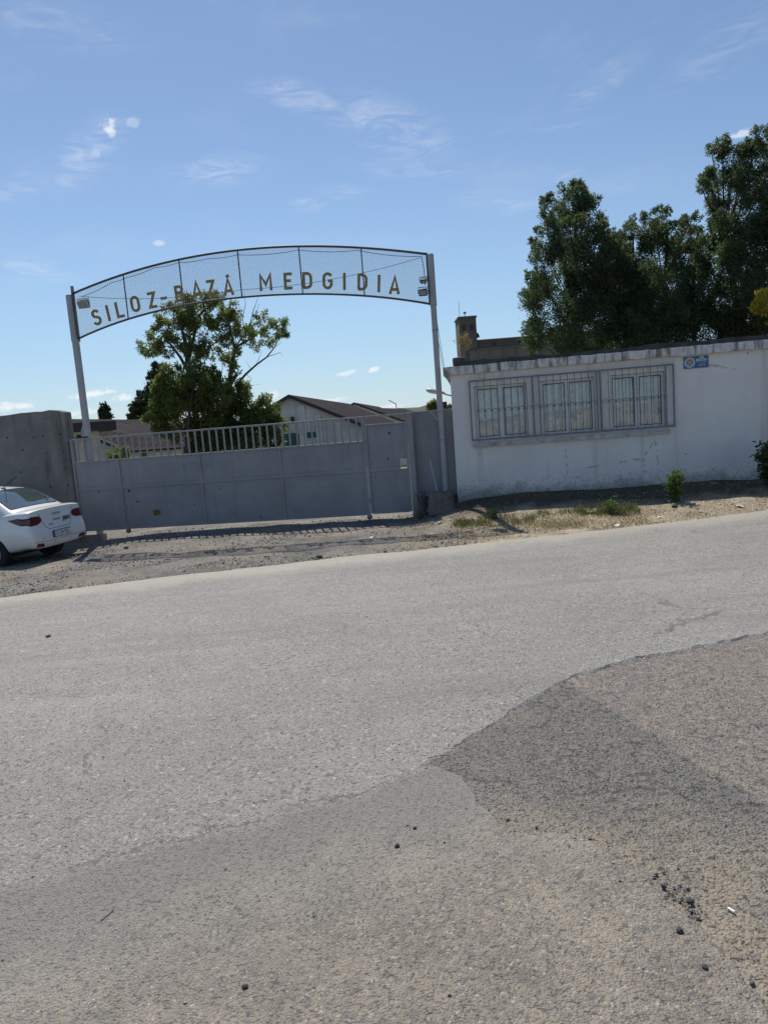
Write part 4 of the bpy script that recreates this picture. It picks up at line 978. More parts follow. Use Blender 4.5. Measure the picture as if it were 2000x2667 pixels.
tree('evergreen_tree', 'tallest dark evergreen at the right edge of the picture', GRP, 1970, 21.5, [(1985, 358, 26), (1958, 385, 22), (1880, 382, 24), (1852, 390, 14), (1905, 425, 46), (1848, 475, 26), (1826, 488, 13), (1960, 450, 66), (1880, 500, 44), (1990, 520, 80), (1900, 560, 56), (1872, 615, 42), (1960, 640, 90), (1870, 700, 56), (1950, 740, 90), (1880, 800, 80), (1970, 830, 90), (2060, 400, 70), (2080, 520, 90), (2060, 650, 90), (2050, 780, 90), (1940, 900, 70)], M_thuja, 1.2, .078, .032, core=.72, tips=9, sub=.22, upw=.2, trunk_r=.2)
tree('yellow_shrub', 'bright yellow-leaved shrub top at the right edge above the roof', None, 2010, 19.5, [(1985, 772, 13), (1970, 800, 13), (1992, 800, 18), (2012, 790, 26), (2030, 770, 24), (2040, 830, 30)], M_yel, 1.6, .11, .05, .3, .05, upw=.6)
# trees in the yard
TY = 30.
ash_b = [(400, 895, 26), (372, 905, 14), (432, 868, 34), (455, 830, 34), (485, 802, 30), (522, 820, 42), (490, 868, 42), (450, 905, 28), (530, 880, 40), (550, 790, 26), (567, 775, 14), (566, 828, 26), (545, 912, 24), (520, 930, 20), (590, 850, 30), (612, 826, 20), (635, 868, 20), (608, 890, 26), (600, 800, 16), (690, 835, 20), (720, 850, 22), (736, 872, 12), (700, 880, 18), (668, 898, 15), (655, 860, 14), (600, 940, 16), (612, 965, 14), (590, 930, 14)]
limbs = [([(530, 1160, 0), (505, 1060, 0), (498, 980, 0), (488, 940, 0)], .15, .11), ([(498, 980, 0), (470, 930, .2), (440, 890, .3), (400, 890, .4)], .08, .02), ([(488, 940, 0), (482, 890, 0), (470, 840, -.2), (455, 800, -.2)], .09, .02), ([(490, 945, 0), (505, 880, .3), (520, 820, .3), (560, 785, .3)], .08, .02), ([(492, 950, 0), (540, 910, -.3), (575, 880, -.3)], .06, .02), ([(488, 930, 0), (450, 880, -.3), (430, 850, -.3)], .05, .015),
         ([(590, 1160, .3), (598, 1040, .3), (600, 985, .3), (604, 950, .3), (612, 905, .3)], .14, .08), ([(612, 905, .3), (600, 860, .3), (590, 820, .3), (600, 790, .3)], .06, .015), ([(612, 905, .3), (640, 890, .4), (665, 875, .4), (700, 845, .4), (725, 850, .4)], .06, .015), ([(620, 895, .3), (650, 850, .1), (660, 810, .1), (672, 775, .1)], .03, .006), ([(640, 872, .2), (632, 830, .1), (640, 790, 0), (634, 762, 0)], .022, .005), ([(650, 850, .1), (668, 815, .1), (675, 790, .1)], .015, .005),
         ([(612, 1008, .3), (640, 975, .2), (668, 950, .1), (695, 930, 0), (715, 905, 0), (728, 880, 0)], .055, .015), ([(695, 930, 0), (730, 918, 0), (738, 928, 0)], .016, .004), ([(668, 950, .1), (676, 930, .1), (683, 912, .1)], .012, .004), ([(640, 975, .2), (655, 985, .2), (648, 1005, .2), (680, 1000, .2)], .012, .004), ([(715, 905, 0), (735, 890, 0)], .012, .004), ([(655, 962, .1), (640, 940, .1)], .01, .004), ([(570, 1010, 0), (580, 960, 0), (578, 945, 0)], .02, .006), ([(450, 985, 0), (432, 965, 0), (428, 945, 0)], .014, .005)]
tree('ash_tree', 'open-crowned tall tree with a bare dead side branch, behind the middle of the gate', None, 550, TY, ash_b, M_ash, .85, .14, .05, .7, extra=limbs, droop=.25, sub=.3, shell=.1, core=.42, tips=10)
tree('bushy_tree', 'dense bushy green tree left of the tall trunk, behind the gate bars', None, 470, 28.6, [(450, 990, 38), (500, 985, 36), (540, 975, 26), (505, 1020, 50), (440, 1045, 46), (415, 1075, 30), (500, 1075, 60), (424, 1108, 20), (555, 1050, 48), (520, 1130, 50), (465, 1110, 32), (412, 1130, 12), (550, 1130, 50)], M_dense, .85, .15, .058, .6, droop=.15, core=.66, tips=8)
tree('bushy_tree', 'dark spreading shrubby tree right of the tall trunk, touching the white warehouse', None, 620, 29.2, [(570, 1050, 40), (592, 1010, 22), (620, 1035, 38), (560, 1010, 22), (640, 1065, 42), (600, 1100, 56), (655, 1095, 46), (685, 1062, 20), (692, 1045, 14), (690, 1090, 36), (715, 1110, 26), (680, 1135, 36), (705, 1145, 24), (590, 1150, 50), (640, 1155, 40), (560, 1140, 50)], M_dense, .85, .15, .058, .6, droop=.15, core=.66, tips=8)
tree('poplar_tree', 'tall dark poplar rising behind the left side of the bushy tree', 'far poplars', 410, 85, [(414, 962, 14), (410, 985, 22), (425, 1000, 24), (402, 1015, 24), (398, 1045, 28), (430, 1040, 28), (394, 1075, 30), (430, 1080, 30)], M_popl, 2.2, .36, .16, .8, .3, upw=.8)
tree('poplar_tree', 'multi-stemmed dark poplar above the brown roof, left of the tall poplar', 'far poplars', 365, 95, [(369, 1030, 12), (366, 1050, 16), (364, 1070, 18), (362, 1088, 18), (348, 1065, 9), (350, 1085, 12), (378, 1060, 14), (380, 1085, 16)], M_popl, 2.4, .36, .16, .8, .3, upw=.9)
tree('poplar_tree', 'smallest lone poplar on the skyline above the brown roof at left', 'far poplars', 276, 120, [(270, 1060, 8), (271, 1074, 9), (280, 1068, 8), (276, 1085, 12), (269, 1088, 9), (283, 1086, 9)], M_popl, 3.2, .42, .2, .8, .3, upw=.9)
tree('small_tree', 'small green tree crown peeping over the grey panel beside the right arch post', None, 1128, 60, [(1128, 1058, 11), (1120, 1066, 8), (1142, 1060, 9), (1160, 1064, 8), (1172, 1062, 7), (1135, 1072, 10)], M_dense, 3., .25, .1, .5, .1)
tree('yard_bush', 'low light green bush in the yard behind the left gate bars', None, 308, 22, [(285, 1183, 9), (312, 1178, 12), (330, 1174, 10), (300, 1192, 14), (325, 1192, 14)], M_ash, 2.2, .07, .03, .2, .03)
# dry weed growing on the roof corner
p = W(7.5, .3, 0); rw = thing('dry_weed', 'dry leafless weed with pale seed heads growing on the guard house roof corner', 'weed', (p.x, p.y, BZ0+2.80), RG)
m = MB(); hd = []
for k in range(9):
    a = random.uniform(-.14, .14); h = random.uniform(.3, .78); pth = [(0.02*k-.08, 0, 0), (a*.4, .02, h*.5), (a, random.gauss(0, .04), h)]; m.tube(pth, [.006, .004, .002], 4)
    for q in range(4): hd.append(((a+random.gauss(0, .03), random.gauss(0, .03), h*random.uniform(.55, 1)), .05, 90))
m.build('stem', plain('dry_stem', (.34, .27, .17), .9), rw)
V, F = leaf_cloud(hd, .28, .03, .012, upw=.3); link('seed_heads', np_mesh('seed_heads', V, F, leaf_mat('dry_seed', (.27, .21, .12), (.38, .31, .13), .3)), rw)
# bird
bd = thing('bird', 'small dark bird perched on the bare branch of the tall tree', 'bird', aty(612, 995, 30.1))
m = MB().lathe([(.01, -.16), (.035, -.11), (.075, -.03), (.085, .04), (.06, .10), (.045, .13), (.055, .17), (.045, .21), (.015, .235)], 10, 'z'); 
o = m.build('body', M_fll, bd, sm=True); o.rotation_euler = (0, .5, 0); o.location = (0, 0, .17); MB().lathe([(.014, 0), (.003, .05)], 6, 'x', (.03, 0, .2)).build('beak', M_dark, o); MB().box(-.045, .045, -.012, .012, -.30, -.12).build('tail', M_fll, o, .005)

# ------------------------------------------------------------------ white saloon car parked by the concrete wall
def car_paint():
    m, n, b = new_mat('car_white_paint'); co = obj_co(n); s_ = n.add('ShaderNodeSeparateXYZ'); n.link(co, s_.inputs[0])
    c = n.mix(n.ramp(n.noise(co, 2, 4, .6), .3, .7), (.70, .71, .72), (.76, .765, .77))
    zz = n.math('ADD', s_.outputs[2], n.math('MULTIPLY_ADD', n.noise(co, 3, 6, .7), .5, -.25)); c = n.mix(n.ramp(zz, .75, .2, 0, .55), c, (.50, .46, .40))
    setc(n, b, c); b.inputs['Roughness'].default_value = .28; b.inputs['Coat Weight'].default_value = .8; b.inputs['Coat Roughness'].default_value = .06; return m
M_car = car_paint(); M_tyre = plain('tyre_rubber', (.018, .018, .018), .85, bmp=.3, bscale=40); M_rim = plain('wheel_steel', (.32, .33, .34), .4, .6)
M_redl = plain('tail_light_red', (.085, .006, .008), .12, var=.25, scale=12, coat=.25); M_under = plain('underbody_black', (.02, .02, .02), .8); M_chrome = plain('badge_grey', (.34, .35, .36), .3, .6); M_ink = plain('sticker_black', (.012, .012, .014), .5); M_white = plain('plate_white', (.72, .72, .72), .4, var=.03); M_plb = plain('plate_frame', (.02, .022, .03), .4)
def car_glass():
    m, n, b = new_mat('car_glass'); setc(n, b, (.045, .065, .065)); b.inputs['Roughness'].default_value = .03; b.inputs['Specular IOR Level'].default_value = .9; b.inputs['Coat Weight'].default_value = 1.
    b.inputs['Coat Roughness'].default_value = .02; return m
M_cgl = car_glass()
yaw = R(12.5); cf = Vector((-math.cos(yaw), math.sin(yaw), 0)); crot = math.atan2(cf.y, cf.x)
CL = 2.17; cz = -.125
cpos = Vector((-6.02, 13.22, 0)) + cf*CL
car = thing('parked_car', 'white saloon car parked by the concrete wall, cut by the left picture edge', 'car', (cpos.x+.04, cpos.y, cz), crot); car.scale = (.97, .97, .97)
# lower body: lofted sections; x forward, y left
stn = [(-2.17, .60, .60), (-2.165, .74, .62), (-2.14, .81, .66), (-2.06, .845, .80), (-1.9, .86, .90), (-1.6, .865, .95), (-1.0, .868, .98), (0, .868, .98), (.9, .865, .97), (1.5, .85, .93), (1.85, .82, .86), (2.05, .74, .75), (2.15, .60, .65), (2.17, .45, .58)]
def deck(x):  # height of the shoulder / boot lid / bonnet line
    return float(np.interp(x, [-2.17, -2.0, -1.75, -1.2, 0, 1.0, 1.3, 1.9, 2.17], [1.045, 1.065, 1.055, 1.0, .97, .98, .97, .84, .66]))
def section(x, w):
    zt = deck(x); zb = .26 if abs(x) < 1.7 else (.33 if x < 0 else .24)
    return [(0, zb), (w*.82, zb), (w*.95, zb+.05), (w*.985, zb+.17), (w, .58), (w*.992, .70), (w*.975, .82), (w*.955, zt-.085), (w*.93, zt-.035), (w*.86, zt-.006), (w*.55, zt+.012), (0, zt+.02)]
def rear_x(z):  # outline of the tail in side view: bumper stands proud, boot lid leans in to a lip
    return float(np.interp(z, [.25, .33, .40, .56, .66, .70, .80, .98, 1.05, 1.08], [.10, .05, .015, 0., .02, .055, .075, .085, .07, .10]))
m = MB(); npf = 12
for x, w, _ in stn:
    pr = section(x, w)
    ring = pr + [(-y, z) for y, z in reversed(pr[1:-1])]
    for y, z in ring:
        f_ = float(np.clip((-1.75-x)/.42, 0, 1))
        m.v.append((x+rear_x(z)*f_, y, z))
nr_ = 2*npf-2
for i in range(len(stn)-1):
    for k in range(nr_): m.f.append((i*nr_+k, i*nr_+(k+1) % nr_, (i+1)*nr_+(k+1) % nr_, (i+1)*nr_+k))
# end caps as ladders so that they stay quads
for base in (0, (len(stn)-1)*nr_):
    for k in range(npf-1):
        a, b = base+k, base+k+1; c, d_ = base+(nr_-k-1) % nr_, base+(nr_-k) % nr_
        if k == 0: m.f.append((a, b, c))
        elif k == npf-2: m.f.append((a, b, d_))
        else: m.f.append((a, b, c, d_))
me = m.mesh('body'); me.materials.append(M_car)
bo = link('body', me, None, sm=True, sub=2)
# wheel arches cut through the flanks
cut = MB()
for xa in (-1.285, 1.345):
    for s in (-1, 1): cut.lathe([(.335, .62*s), (.335, 1.2*s)] if s > 0 else [(.335, -1.2), (.335, -.62)], 28, 'y', (xa, 0, .315))
co_ = link('cut', cut.mesh('cut')); bl_ = bo.modifiers.new('b', 'BOOLEAN'); bl_.operation = 'DIFFERENCE'; bl_.object = co_; bl_.solver = 'EXACT'
dg = bpy.context.evaluated_depsgraph_get(); nm = bpy.data.meshes.new_from_object(bo.evaluated_get(dg))
bo.modifiers.clear(); bo.data = nm; bpy.data.objects.remove(co_)
nm.materials.clear(); nm.materials.append(M_car); nm.polygons.foreach_set('use_smooth', [True]*len(nm.polygons)); bo.parent = car
try: nm.set_sharp_from_angle(angle=R(40))
except Exception: pass
MB().box(-1.62, 1.68, -.60, .60, .22, .70).build('underbody', M_under, car)
# greenhouse
GS = [(-1.80, 1.03), (-1.66, 1.08), (-1.18, 1.385), (-1.02, 1.435), (-.6, 1.487), (0, 1.505), (.40, 1.475), (.62, 1.42), (1.30, .985)]
def gw(z): return float(np.interp(z, [.98, 1.06, 1.40, 1.46, 1.51], [.775, .755, .615, .57, .40]))
m = MB(); fr = [0, .5, .85, 1.]
for x, z in GS:
    w = gw(z)
    for y, dz in ((-w, -.02), (-w*.88, .0), (-w*.45, .014), (0, .018), (w*.45, .014), (w*.88, 0), (w, -.02)): m.v.append((x, y, z+dz))
k = len(GS)
for i in range(k-1):
    for j in range(6): m.f.append((i*7+j, i*7+j+1, (i+1)*7+j+1, (i+1)*7+j))
# side skirts of the cabin down to the shoulder
base = len(m.v)
for x, z in GS:
    for s in (-1, 1): m.v.append((x, s*.80, .955))
for i in range(k-1):
    m.f.append((i*7, (i+1)*7, base+2*(i+1), base+2*i)); m.f.append(((i+1)*7+6, i*7+6, base+2*i+1, base+2*(i+1)+1))
cabin = m.build('cabin', M_car, car, sm=True)
def on_cab(x, yf, lift=.006):
    z = float(np.interp(x, [g[0] for g in GS], [g[1] for g in GS])); w = gw(z); z += float(np.interp(abs(yf), [0, .45, .88, 1], [.018, .014, 0, -.02]))
    return Vector((x, yf*w, z))
def cab_patch(x0, x1, y0, y1, lift, nm, mat, par, nx=6, ny=8, taper=0.):
    m = MB()
    for i in range(nx+1):
        for j in range(ny+1):
            x = x0+(x1-x0)*i/nx; yy = y0+(y1-y0)*j/ny; p = on_cab(x, yy*(1-taper*(i/nx))); s = -1 if x < -.5 else 1
            m.v.append((p.x+s*lift*.55, p.y, p.z+lift*.85))
    for i in range(nx):
        for j in range(ny): q = i*(ny+1)+j; m.f.append((q, q+1, q+ny+2, q+ny+1))
    return m.build(nm, mat, par, sm=True)
rw_ = cab_patch(-1.64, -1.07, -.90, .90, .010, 'rear_window', M_cgl, car)
cab_patch(.68, 1.24, -.9, .9, .010, 'windscreen', M_cgl, car)
for s in (-1, 1):
    for xa, xb, xc, xd in ((-1.22, -1.02, -.42, -.42), (-.36, -.36, .50, .98)):
        def sp_(x, z): return (x, s*(gw(z)*1.0+.012 if z > 1.1 else .79), z)
        m = MB().quad(sp_(xa, 1.06), sp_(xd, 1.03), sp_(xc, 1.385), sp_(xb, 1.37)); m.build('side_window', M_cgl, car)
# aerial
an = MB().lathe([(.045, 0), (.035, .02), (.012, .035)], 12).build('aerial_base', M_ink, car); an.location = (-1.0, 0, 1.447); an.scale = (1.5, .8, 1)
MB().tube([(0, 0, .02), (-.22, 0, .235)], [.006, .008], 6).build('aerial', M_ink, an)
# tail details are pressed onto the body surface by ray casts from behind
from mathutils.bvhtree import BVHTree
bvh = BVHTree.FromPolygons([v.co[:] for v in nm.vertices], [list(p.vertices) for p in nm.polygons])
def skin(y, z, dirn=(1, 0, 0), o_x=-3.):
    h = bvh.ray_cast(Vector((o_x, y, z)), Vector(dirn)); return h[0]
def tail_patch(poly, lift, nm_, mat, par, step=.02, diro=0.):
    """polygon in (y,z) laid on the tail; diro angles the ray outwards for wrap-round lamps"""
    r = geometry.delaunay_2d_cdt([Vector(p) for p in poly] + [Vector((y, z)) for y in np.arange(min(p[0] for p in poly), max(p[0] for p in poly), step) for z in np.arange(min(p[1] for p in poly), max(p[1] for p in poly), step)], [], [list(range(len(poly)))], 1, 1e-5)
    m = MB(); ok = True
    for p in r[0]:
        s = 1 if p.x > 0 else -1; ang = diro*max(0, abs(p.x)-.45)/.45
        dirn = Vector((math.cos(ang), -s*math.sin(ang), 0)); org = Vector((-1.75, s*min(abs(p.x), .8)*.8 if diro else p.x, p.y)) if diro else Vector((-3, p.x, p.y))
        if diro: # unrolled coordinate: angle around the corner
            a = ang; org = Vector((-1.80, s*min(abs(p.x), .45), p.y)); dd = Vector((-math.cos(a), s*math.sin(a), 0)); h = bvh.ray_cast(org+dd*1.2, -dd)
        else: h = bvh.ray_cast(org, dirn)
        q = h[0] if h[0] is not None else Vector((-2.1, p.x, p.y)); nn = h[1] if h[1] is not None else Vector((-1, 0, 0))
        if nn.dot(Vector((-1, 0, 0))) < 0 and not diro: nn = -nn
        m.v.append(tuple(q+nn*lift))
    m.f += [tuple(f) for f in r[2]]
    return m.build(nm_, mat, par, sm=True)
for s in (1, -1):
    lamp = [(s*.44, .855), (s*.455, .905), (s*.50, .935), (s*.64, .945), (s*.80, .94), (s*.95, .915), (s*.88, .87), (s*.78, .81), (s*.66, .775), (s*.55, .785), (s*.47, .815)]
    tail_patch(lamp, .008, 'tail_light', M_redl, car, .03, R(95))
    refl = [(s*.50, .36), (s*.52, .43), (s*.70, .445), (s*.70, .375)]
    tail_patch(refl, .006, 'rear_reflector', M_redl, car, .03)
# boot lid shut line, plate, lettering
def seam_line(pts, nm_, w=.005):
    P = []
    for (a, b) in zip(pts[:-1], pts[1:]):
        for i in range(8):
            y = a[0]+(b[0]-a[0])*i/8; z = a[1]+(b[1]-a[1])*i/8; h = skin(y, z)
            if h is not None: P.append(tuple(h+Vector((-.001, 0, 0))))
    MB().tube(P, w, 4).build(nm_, M_ink, car)
seam_line([(.50, 1.0), (.47, .94), (.40, .80), (.38, .73), (.30, .665), (-.30, .665), (-.38, .73), (-.40, .80), (-.47, .94), (-.50, 1.0)], 'boot_shut_line', .0045)
seam_line([(.80, .47), (.3, .455), (-.3, .455), (-.80, .47)], 'bumper_crease', .003)
px_ = min(skin(y, z).x for y in (-.25, 0, .25) for z in (.50, .61))
plt = MB().box(-.006, .006, -.265, .265, -.065, .065).build('number_plate', M_plb, car, .003); plt.location = (px_-.006, 0, .555); plt.rotation_euler = (0, .02, 0)
MB().box(-.0095, -.0065, -.255, .255, -.052, .052).build('plate_face', M_white, plt); MB().box(-.0105, -.0098, .205, .255, -.052, .052).build('country_band', M_blue, plt)
back = (math.pi/2, 0, -math.pi/2)
text('B 124 FSU', .105, M_ink, plt, (-.0112, -.02, -.002), back, 'plate_number', .0006, .001, .86)
def on_tail(s_, size, y, z, mat, bold=0., sx=1., nm_='lettering'):
    h = skin(y, z); text(s_, size, mat, car, (h.x-.012, y, z), back, nm_, .0015, bold, sx)
on_tail('ppc', .145, -.27, .82, M_ink, .0025, 1.05, 'sticker')
on_tail('PARTENER', .045, .02, .82, M_chrome, .0008)
on_tail('DACIA', .05, .0, .93, M_chrome, .001, 1.5)
on_tail('LOGAN', .035, .22, .745, M_chrome, .0008)
for y, z in ((.52, .52), (.20, .415), (-.25, .415)):
    h = skin(y, z); o = MB().lathe([(.012, -.003), (.010, 0)], 10, 'x').build('parking_sensor', M_ink, car); o.location = (h.x-.001, y, z)
# wheels
for xa in (-1.285, 1.345):
    for s in (-1, 1):
        wl = MB().lathe([(.19, -.09), (.27, -.095), (.298, -.075), (.302, 0), (.298, .075), (.27, .095), (.19, .09)], 28, 'y').build('wheel', M_tyre, car, sm=False); wl.location = (xa, s*.745, .302)
        rim = MB().lathe([(.195, 0), (.185, -.03*s if False else .0), (.17, .02), (.06, .035), (.0, .04)], 20, 'y')
        ro = rim.build('rim', M_rim, wl); ro.location = (0, s*.075, 0); ro.scale = (1, s, 1)
        for k in range(8):
            a = k*math.pi/4; o = MB().box(-.014, .014, -.006, .012, .08, .165, Matrix.Rotation(a, 4, 'Y')).build('rim_slot', M_ink, wl); o.location = (0, s*.10, 0)
# door seams and handles on the flank that can be glimpsed
for s in (-1, 1):
    for x in (-.42, .55):
        MB().tube([(x, s*.872, .34), (x, s*.8745, .6), (x-.02, s*.845, .93)], .004, 4).build('door_seam', M_ink, car)
    for x in (-.30, .66):
        MB().tube([(x-.09, s*.86, .83), (x-.05, s*.888, .835), (x+.05, s*.888, .835), (x+.09, s*.86, .83)], .011, 6).build('door_handle', M_car, car)

# ------------------------------------------------------------------ things on the verge
M_block = concrete('block_concrete', (.16, .15, .138), (.055, .052, .05), 3.)
def rough_block(name, label, u, v, su, sv, sz, sink=.05, rot=0., seed=1):
    p = W(u, v, 0); z0 = float(zg(p.x, p.y))
    t = thing(name, label, 'block', (p.x, p.y, z0-sink), RG+rot, 'broken concrete blocks')
    bm = bmesh.new(); bmesh.ops.create_cube(bm, size=1); bmesh.ops.subdivide_edges(bm, edges=bm.edges[:], cuts=7, use_grid_fill=True); rr = random.Random(seed)
    for vtx in bm.verts:
        c = vtx.co; e = sum(abs(abs(q)-.5) < .01 for q in c); k = .022 if e == 1 else .045
        c.x = c.x*su+rr.gauss(0, k*.5); c.y = c.y*sv+rr.gauss(0, k*.4); c.z = (c.z+.5)*(sz+sink)+rr.gauss(0, k*.5)
        if e >= 2: c.x *= .965; c.y *= .965
        c.x *= 1-.08*c.z/sz
    me = bpy.data.meshes.new('block'); bm.to_mesh(me); bm.free(); me.materials.append(M_block); link('rubble', me, t, .008)
    return t
rough_block('concrete_block', 'broken concrete block standing on the ground in front of the right arch post', 6.92, -.62, .50, .34, .40, seed=3)
rough_block('concrete_block', 'upright concrete kerb stub beside the wicket door post', 6.50, -.22, .15, .26, .46, seed=5)
p = W(6.72, -.12, 0)
st = thing('white_rod', 'thin pale rod leaning against the grey panel above the concrete block', 'rod', (p.x, p.y, .38), RG)
MB().tube([(.12, -.05, 0), (-.02, .18, .78)], .007, 6).build('rod', plain('pale_rod', (.55, .56, .56), .5), st); MB().box(.09, .15, -.09, -.02, -.06, .02).build('foot', M_block, st, .01)
# loose gravel
M_grav = plain('gravel_stone', (.20, .19, .175), .9, var=.1)
def grav_mat(name, a, b_):
    m, n, b = new_mat(name); g = n.add('ShaderNodeNewGeometry'); c = n.mix(g.outputs['Random Per Island'], a, b_); c = n.mix(n.ramp(n.noise(obj_co(n), 60, 3), .3, .7, 0, .4), c, tuple(x*.6 for x in a)); setc(n, b, c); b.inputs['Roughness'].default_value = .85; return m
OCT = np.array([(1, 0, 0), (-1, 0, 0), (0, 1, 0), (0, -1, 0), (0, 0, 1), (0, 0, -1)], float); OF = np.array([(0, 2, 4), (2, 1, 4), (1, 3, 4), (3, 0, 4), (2, 0, 5), (1, 2, 5), (3, 1, 5), (0, 3, 5)])
def stones(name, P, size, mat, flat=.6, dz=0.):
    k = len(P); s = size[:, None, None]*rng.uniform(.6, 1.3, (k, 6, 1))*np.array([1, 1, flat])[None, None]
    a = rng.uniform(0, 6.28, k); c, s_ = np.cos(a), np.sin(a); O = OCT[None]*s
    tl = rng.normal(0, .3, (k, 6, 3))*size[:, None, None]*.5; O = O+tl
    x = O[..., 0]*c[:, None]-O[..., 1]*s_[:, None]; y = O[..., 0]*s_[:, None]+O[..., 1]*c[:, None]
    V = np.stack([x, y, O[..., 2]], -1) + P[:, None, :]; F = (OF[None]+(np.arange(k)*6)[:, None, None]).reshape(-1, 3)
    o = link(name, np_mesh(name, V.reshape(-1, 3), F, mat)); o['kind'] = 'stuff'; return o
fe = np.array(far_edge)
def edge_y(x): return np.interp(x, [edge_l.x]+list(fe[:, 0])+[edge_r.x], [edge_l.y]+list(fe[:, 1])+[edge_r.y])
k = 26000; x = rng.uniform(-9, 3.2, k); ye = edge_y(x); yt = 15.4-.1449*(x+5.62)+.3; y = ye+.03+(yt-ye)*rng.random(k)**1.1
clus = np.sin(x*1.7+y*2.3)+np.sin(x*3.1-y*1.9+1)+np.sin(x*.9+y*4.2+2); keep = rng.random(k) < np.clip(.55+.25*clus, .08, 1)*np.where(x > 1.2, .55, 1); x, y = x[keep], y[keep]
sz = np.clip(rng.lognormal(-4.75, .5, len(x)), .004, .03)
stones('gravel', np.stack([x, y, zg(x, y)+sz*.15], 1), sz, grav_mat('gravel_mix', (.10, .095, .09), (.36, .34, .31)))
k = 2600; x = rng.uniform(1.0, 9, k); ye = edge_y(x); y = ye+rng.random(k)**1.4*2.2; sz = np.clip(rng.lognormal(-4.6, .55, k), .005, .035)
stones('verge_stones', np.stack([x, y, zg(x, y)+sz*.15], 1), sz, grav_mat('verge_stone_mix', (.26, .22, .16), (.50, .45, .36)), .45)
# loose chips on the asphalt: along the crumbled edge and scattered
ne = [Vector(p) for p in near_edge]; PP = []
for a, b in zip(ne[9:-1], ne[10:]):
    for q in range(int((b-a).length*random.choice((6, 20, 60)))):
        t_ = random.random(); c = a+(b-a)*t_; nrm = Vector((-(b-a).y, (b-a).x)).normalized(); PP.append((c.x+nrm.x*random.gauss(.0, .035)+random.gauss(0, .01), c.y+nrm.y*random.gauss(.0, .035)))
for px, py, s, nn in ((1770, 2345, 22, 46), (1800, 2385, 20, 34), (1735, 2318, 26, 16), (1335, 2155, 28, 10)):
    c = G(px, py); 
    for q in range(nn): PP.append((c.x+random.gauss(0, s/900), c.y+random.gauss(0, s/700)))
PP = np.array(PP); sz = np.clip(rng.lognormal(-5.3, .45, len(PP)), .003, .011)
stones('asphalt_crumbs', np.stack([PP[:, 0], PP[:, 1], zg(PP[:, 0], PP[:, 1])+.018+sz*.3], 1), sz, grav_mat('crumb_mix', (.12, .118, .11), (.33, .31, .27)), .5)
k = 1500; x = rng.uniform(-4, 4, k); y = rng.uniform(1.6, 9, k); sz = np.clip(rng.lognormal(-5.6, .4, k), .0022, .009)
stones('road_grit', np.stack([x, y, zg(x, y)+.024+sz*.1], 1), sz, grav_mat('grit_mix', (.06, .06, .06), (.46, .44, .4)), .6)
# single stones and litter that stand out
M_st1 = plain('dark_stone', (.055, .053, .053), .8, bmp=.5, bscale=80, var=.3); M_st2 = plain('pale_stone', (.42, .39, .34), .85, bmp=.4, var=.25, scale=30)
def pebble(px, py, r, mat, label, flat=.75, dz=.022, group='loose stones', name='stone', cat='stone'):
    c = G(px, py); me = bpy.data.meshes.new(name); bm = bmesh.new(); bmesh.ops.create_icosphere(bm, subdivisions=2, radius=r); rr = random.Random(int(px*7+py))
    for v in bm.verts: v.co *= rr.uniform(.8, 1.15); v.co.z *= flat; v.co.x *= 1.2
    bm.to_mesh(me); bm.free(); me.materials.append(mat); o = link(name, me); o.location = (c.x, c.y, float(zg(c.x, c.y))+dz+r*flat*.55); o.rotation_euler.z = rr.uniform(0, 6); return tag(o, label, cat, group)
pebble(1035, 2216, .012, M_st1, 'larger dark stone on the grey road near the left end of the broken asphalt edge')
pebble(1081, 2169, .008, M_st1, 'small dark stone just behind a larger one, left of the broken asphalt edge')
pebble(1769, 2440, .013, M_st1, 'round dark stone right below the heap of crumbs on the broken asphalt edge')
pebble(1835, 2536, .010, M_st1, 'dark stone nearest the bottom right corner of the picture')
pebble(1728, 2323, .010, M_st1, 'dark stone at the upper end of the heap of asphalt crumbs')
pebble(1795, 2362, .014, M_st1, 'flat dark asphalt lump in the middle of the heap of crumbs')
pebble(640, 2587, .010, M_st1, 'dark pebble in the brown asphalt at the bottom, left of centre')
pebble(128, 1664, .022, M_st1, 'lone dark stone on the grey lane below the parked car')
pebble(832, 1452, .045, M_st1, 'dark fist-sized stone on the gravel near the road edge below the gate', dz=-.005)
pebble(1756, 1320, .05, M_st1, 'dark stone in front of the leafy weed on the sunny verge', .7, -.01)
pebble(1146, 1362, .045, M_st2, 'pale stone at the foot of the broken concrete block', .6, -.01)
pebble(1856, 1260, .12, M_st2, 'flat pale boulder lying in the shade of the white wall', .3, -.03)
pebble(330, 1428, .04, M_st1, 'dark stone on the gravel beside the left gate wheel', .8, -.01)
c = G(1895, 2379); o = MB().tube([(0, 0, .006), (.024, .012, .006)], .0045, 8).build('cigarette_butt', M_white); o.location = (c.x, c.y, float(zg(c.x, c.y))+.0165); tag(o, 'white cigarette butt on the tan asphalt at the lower right', 'litter')
o.rotation_euler.z = -1.5
c = G(265, 2412); o = MB().tube([(0, 0, .003), (.02, .035, .004), (.03, .06, .003)], .002, 5).build('twig', M_deadw); o.location = (c.x, c.y, float(zg(c.x, c.y))+.022); tag(o, 'thin dark twig on the asphalt at lower left', 'twig')
M_paper = plain('litter_paper', (.62, .60, .56), .8)
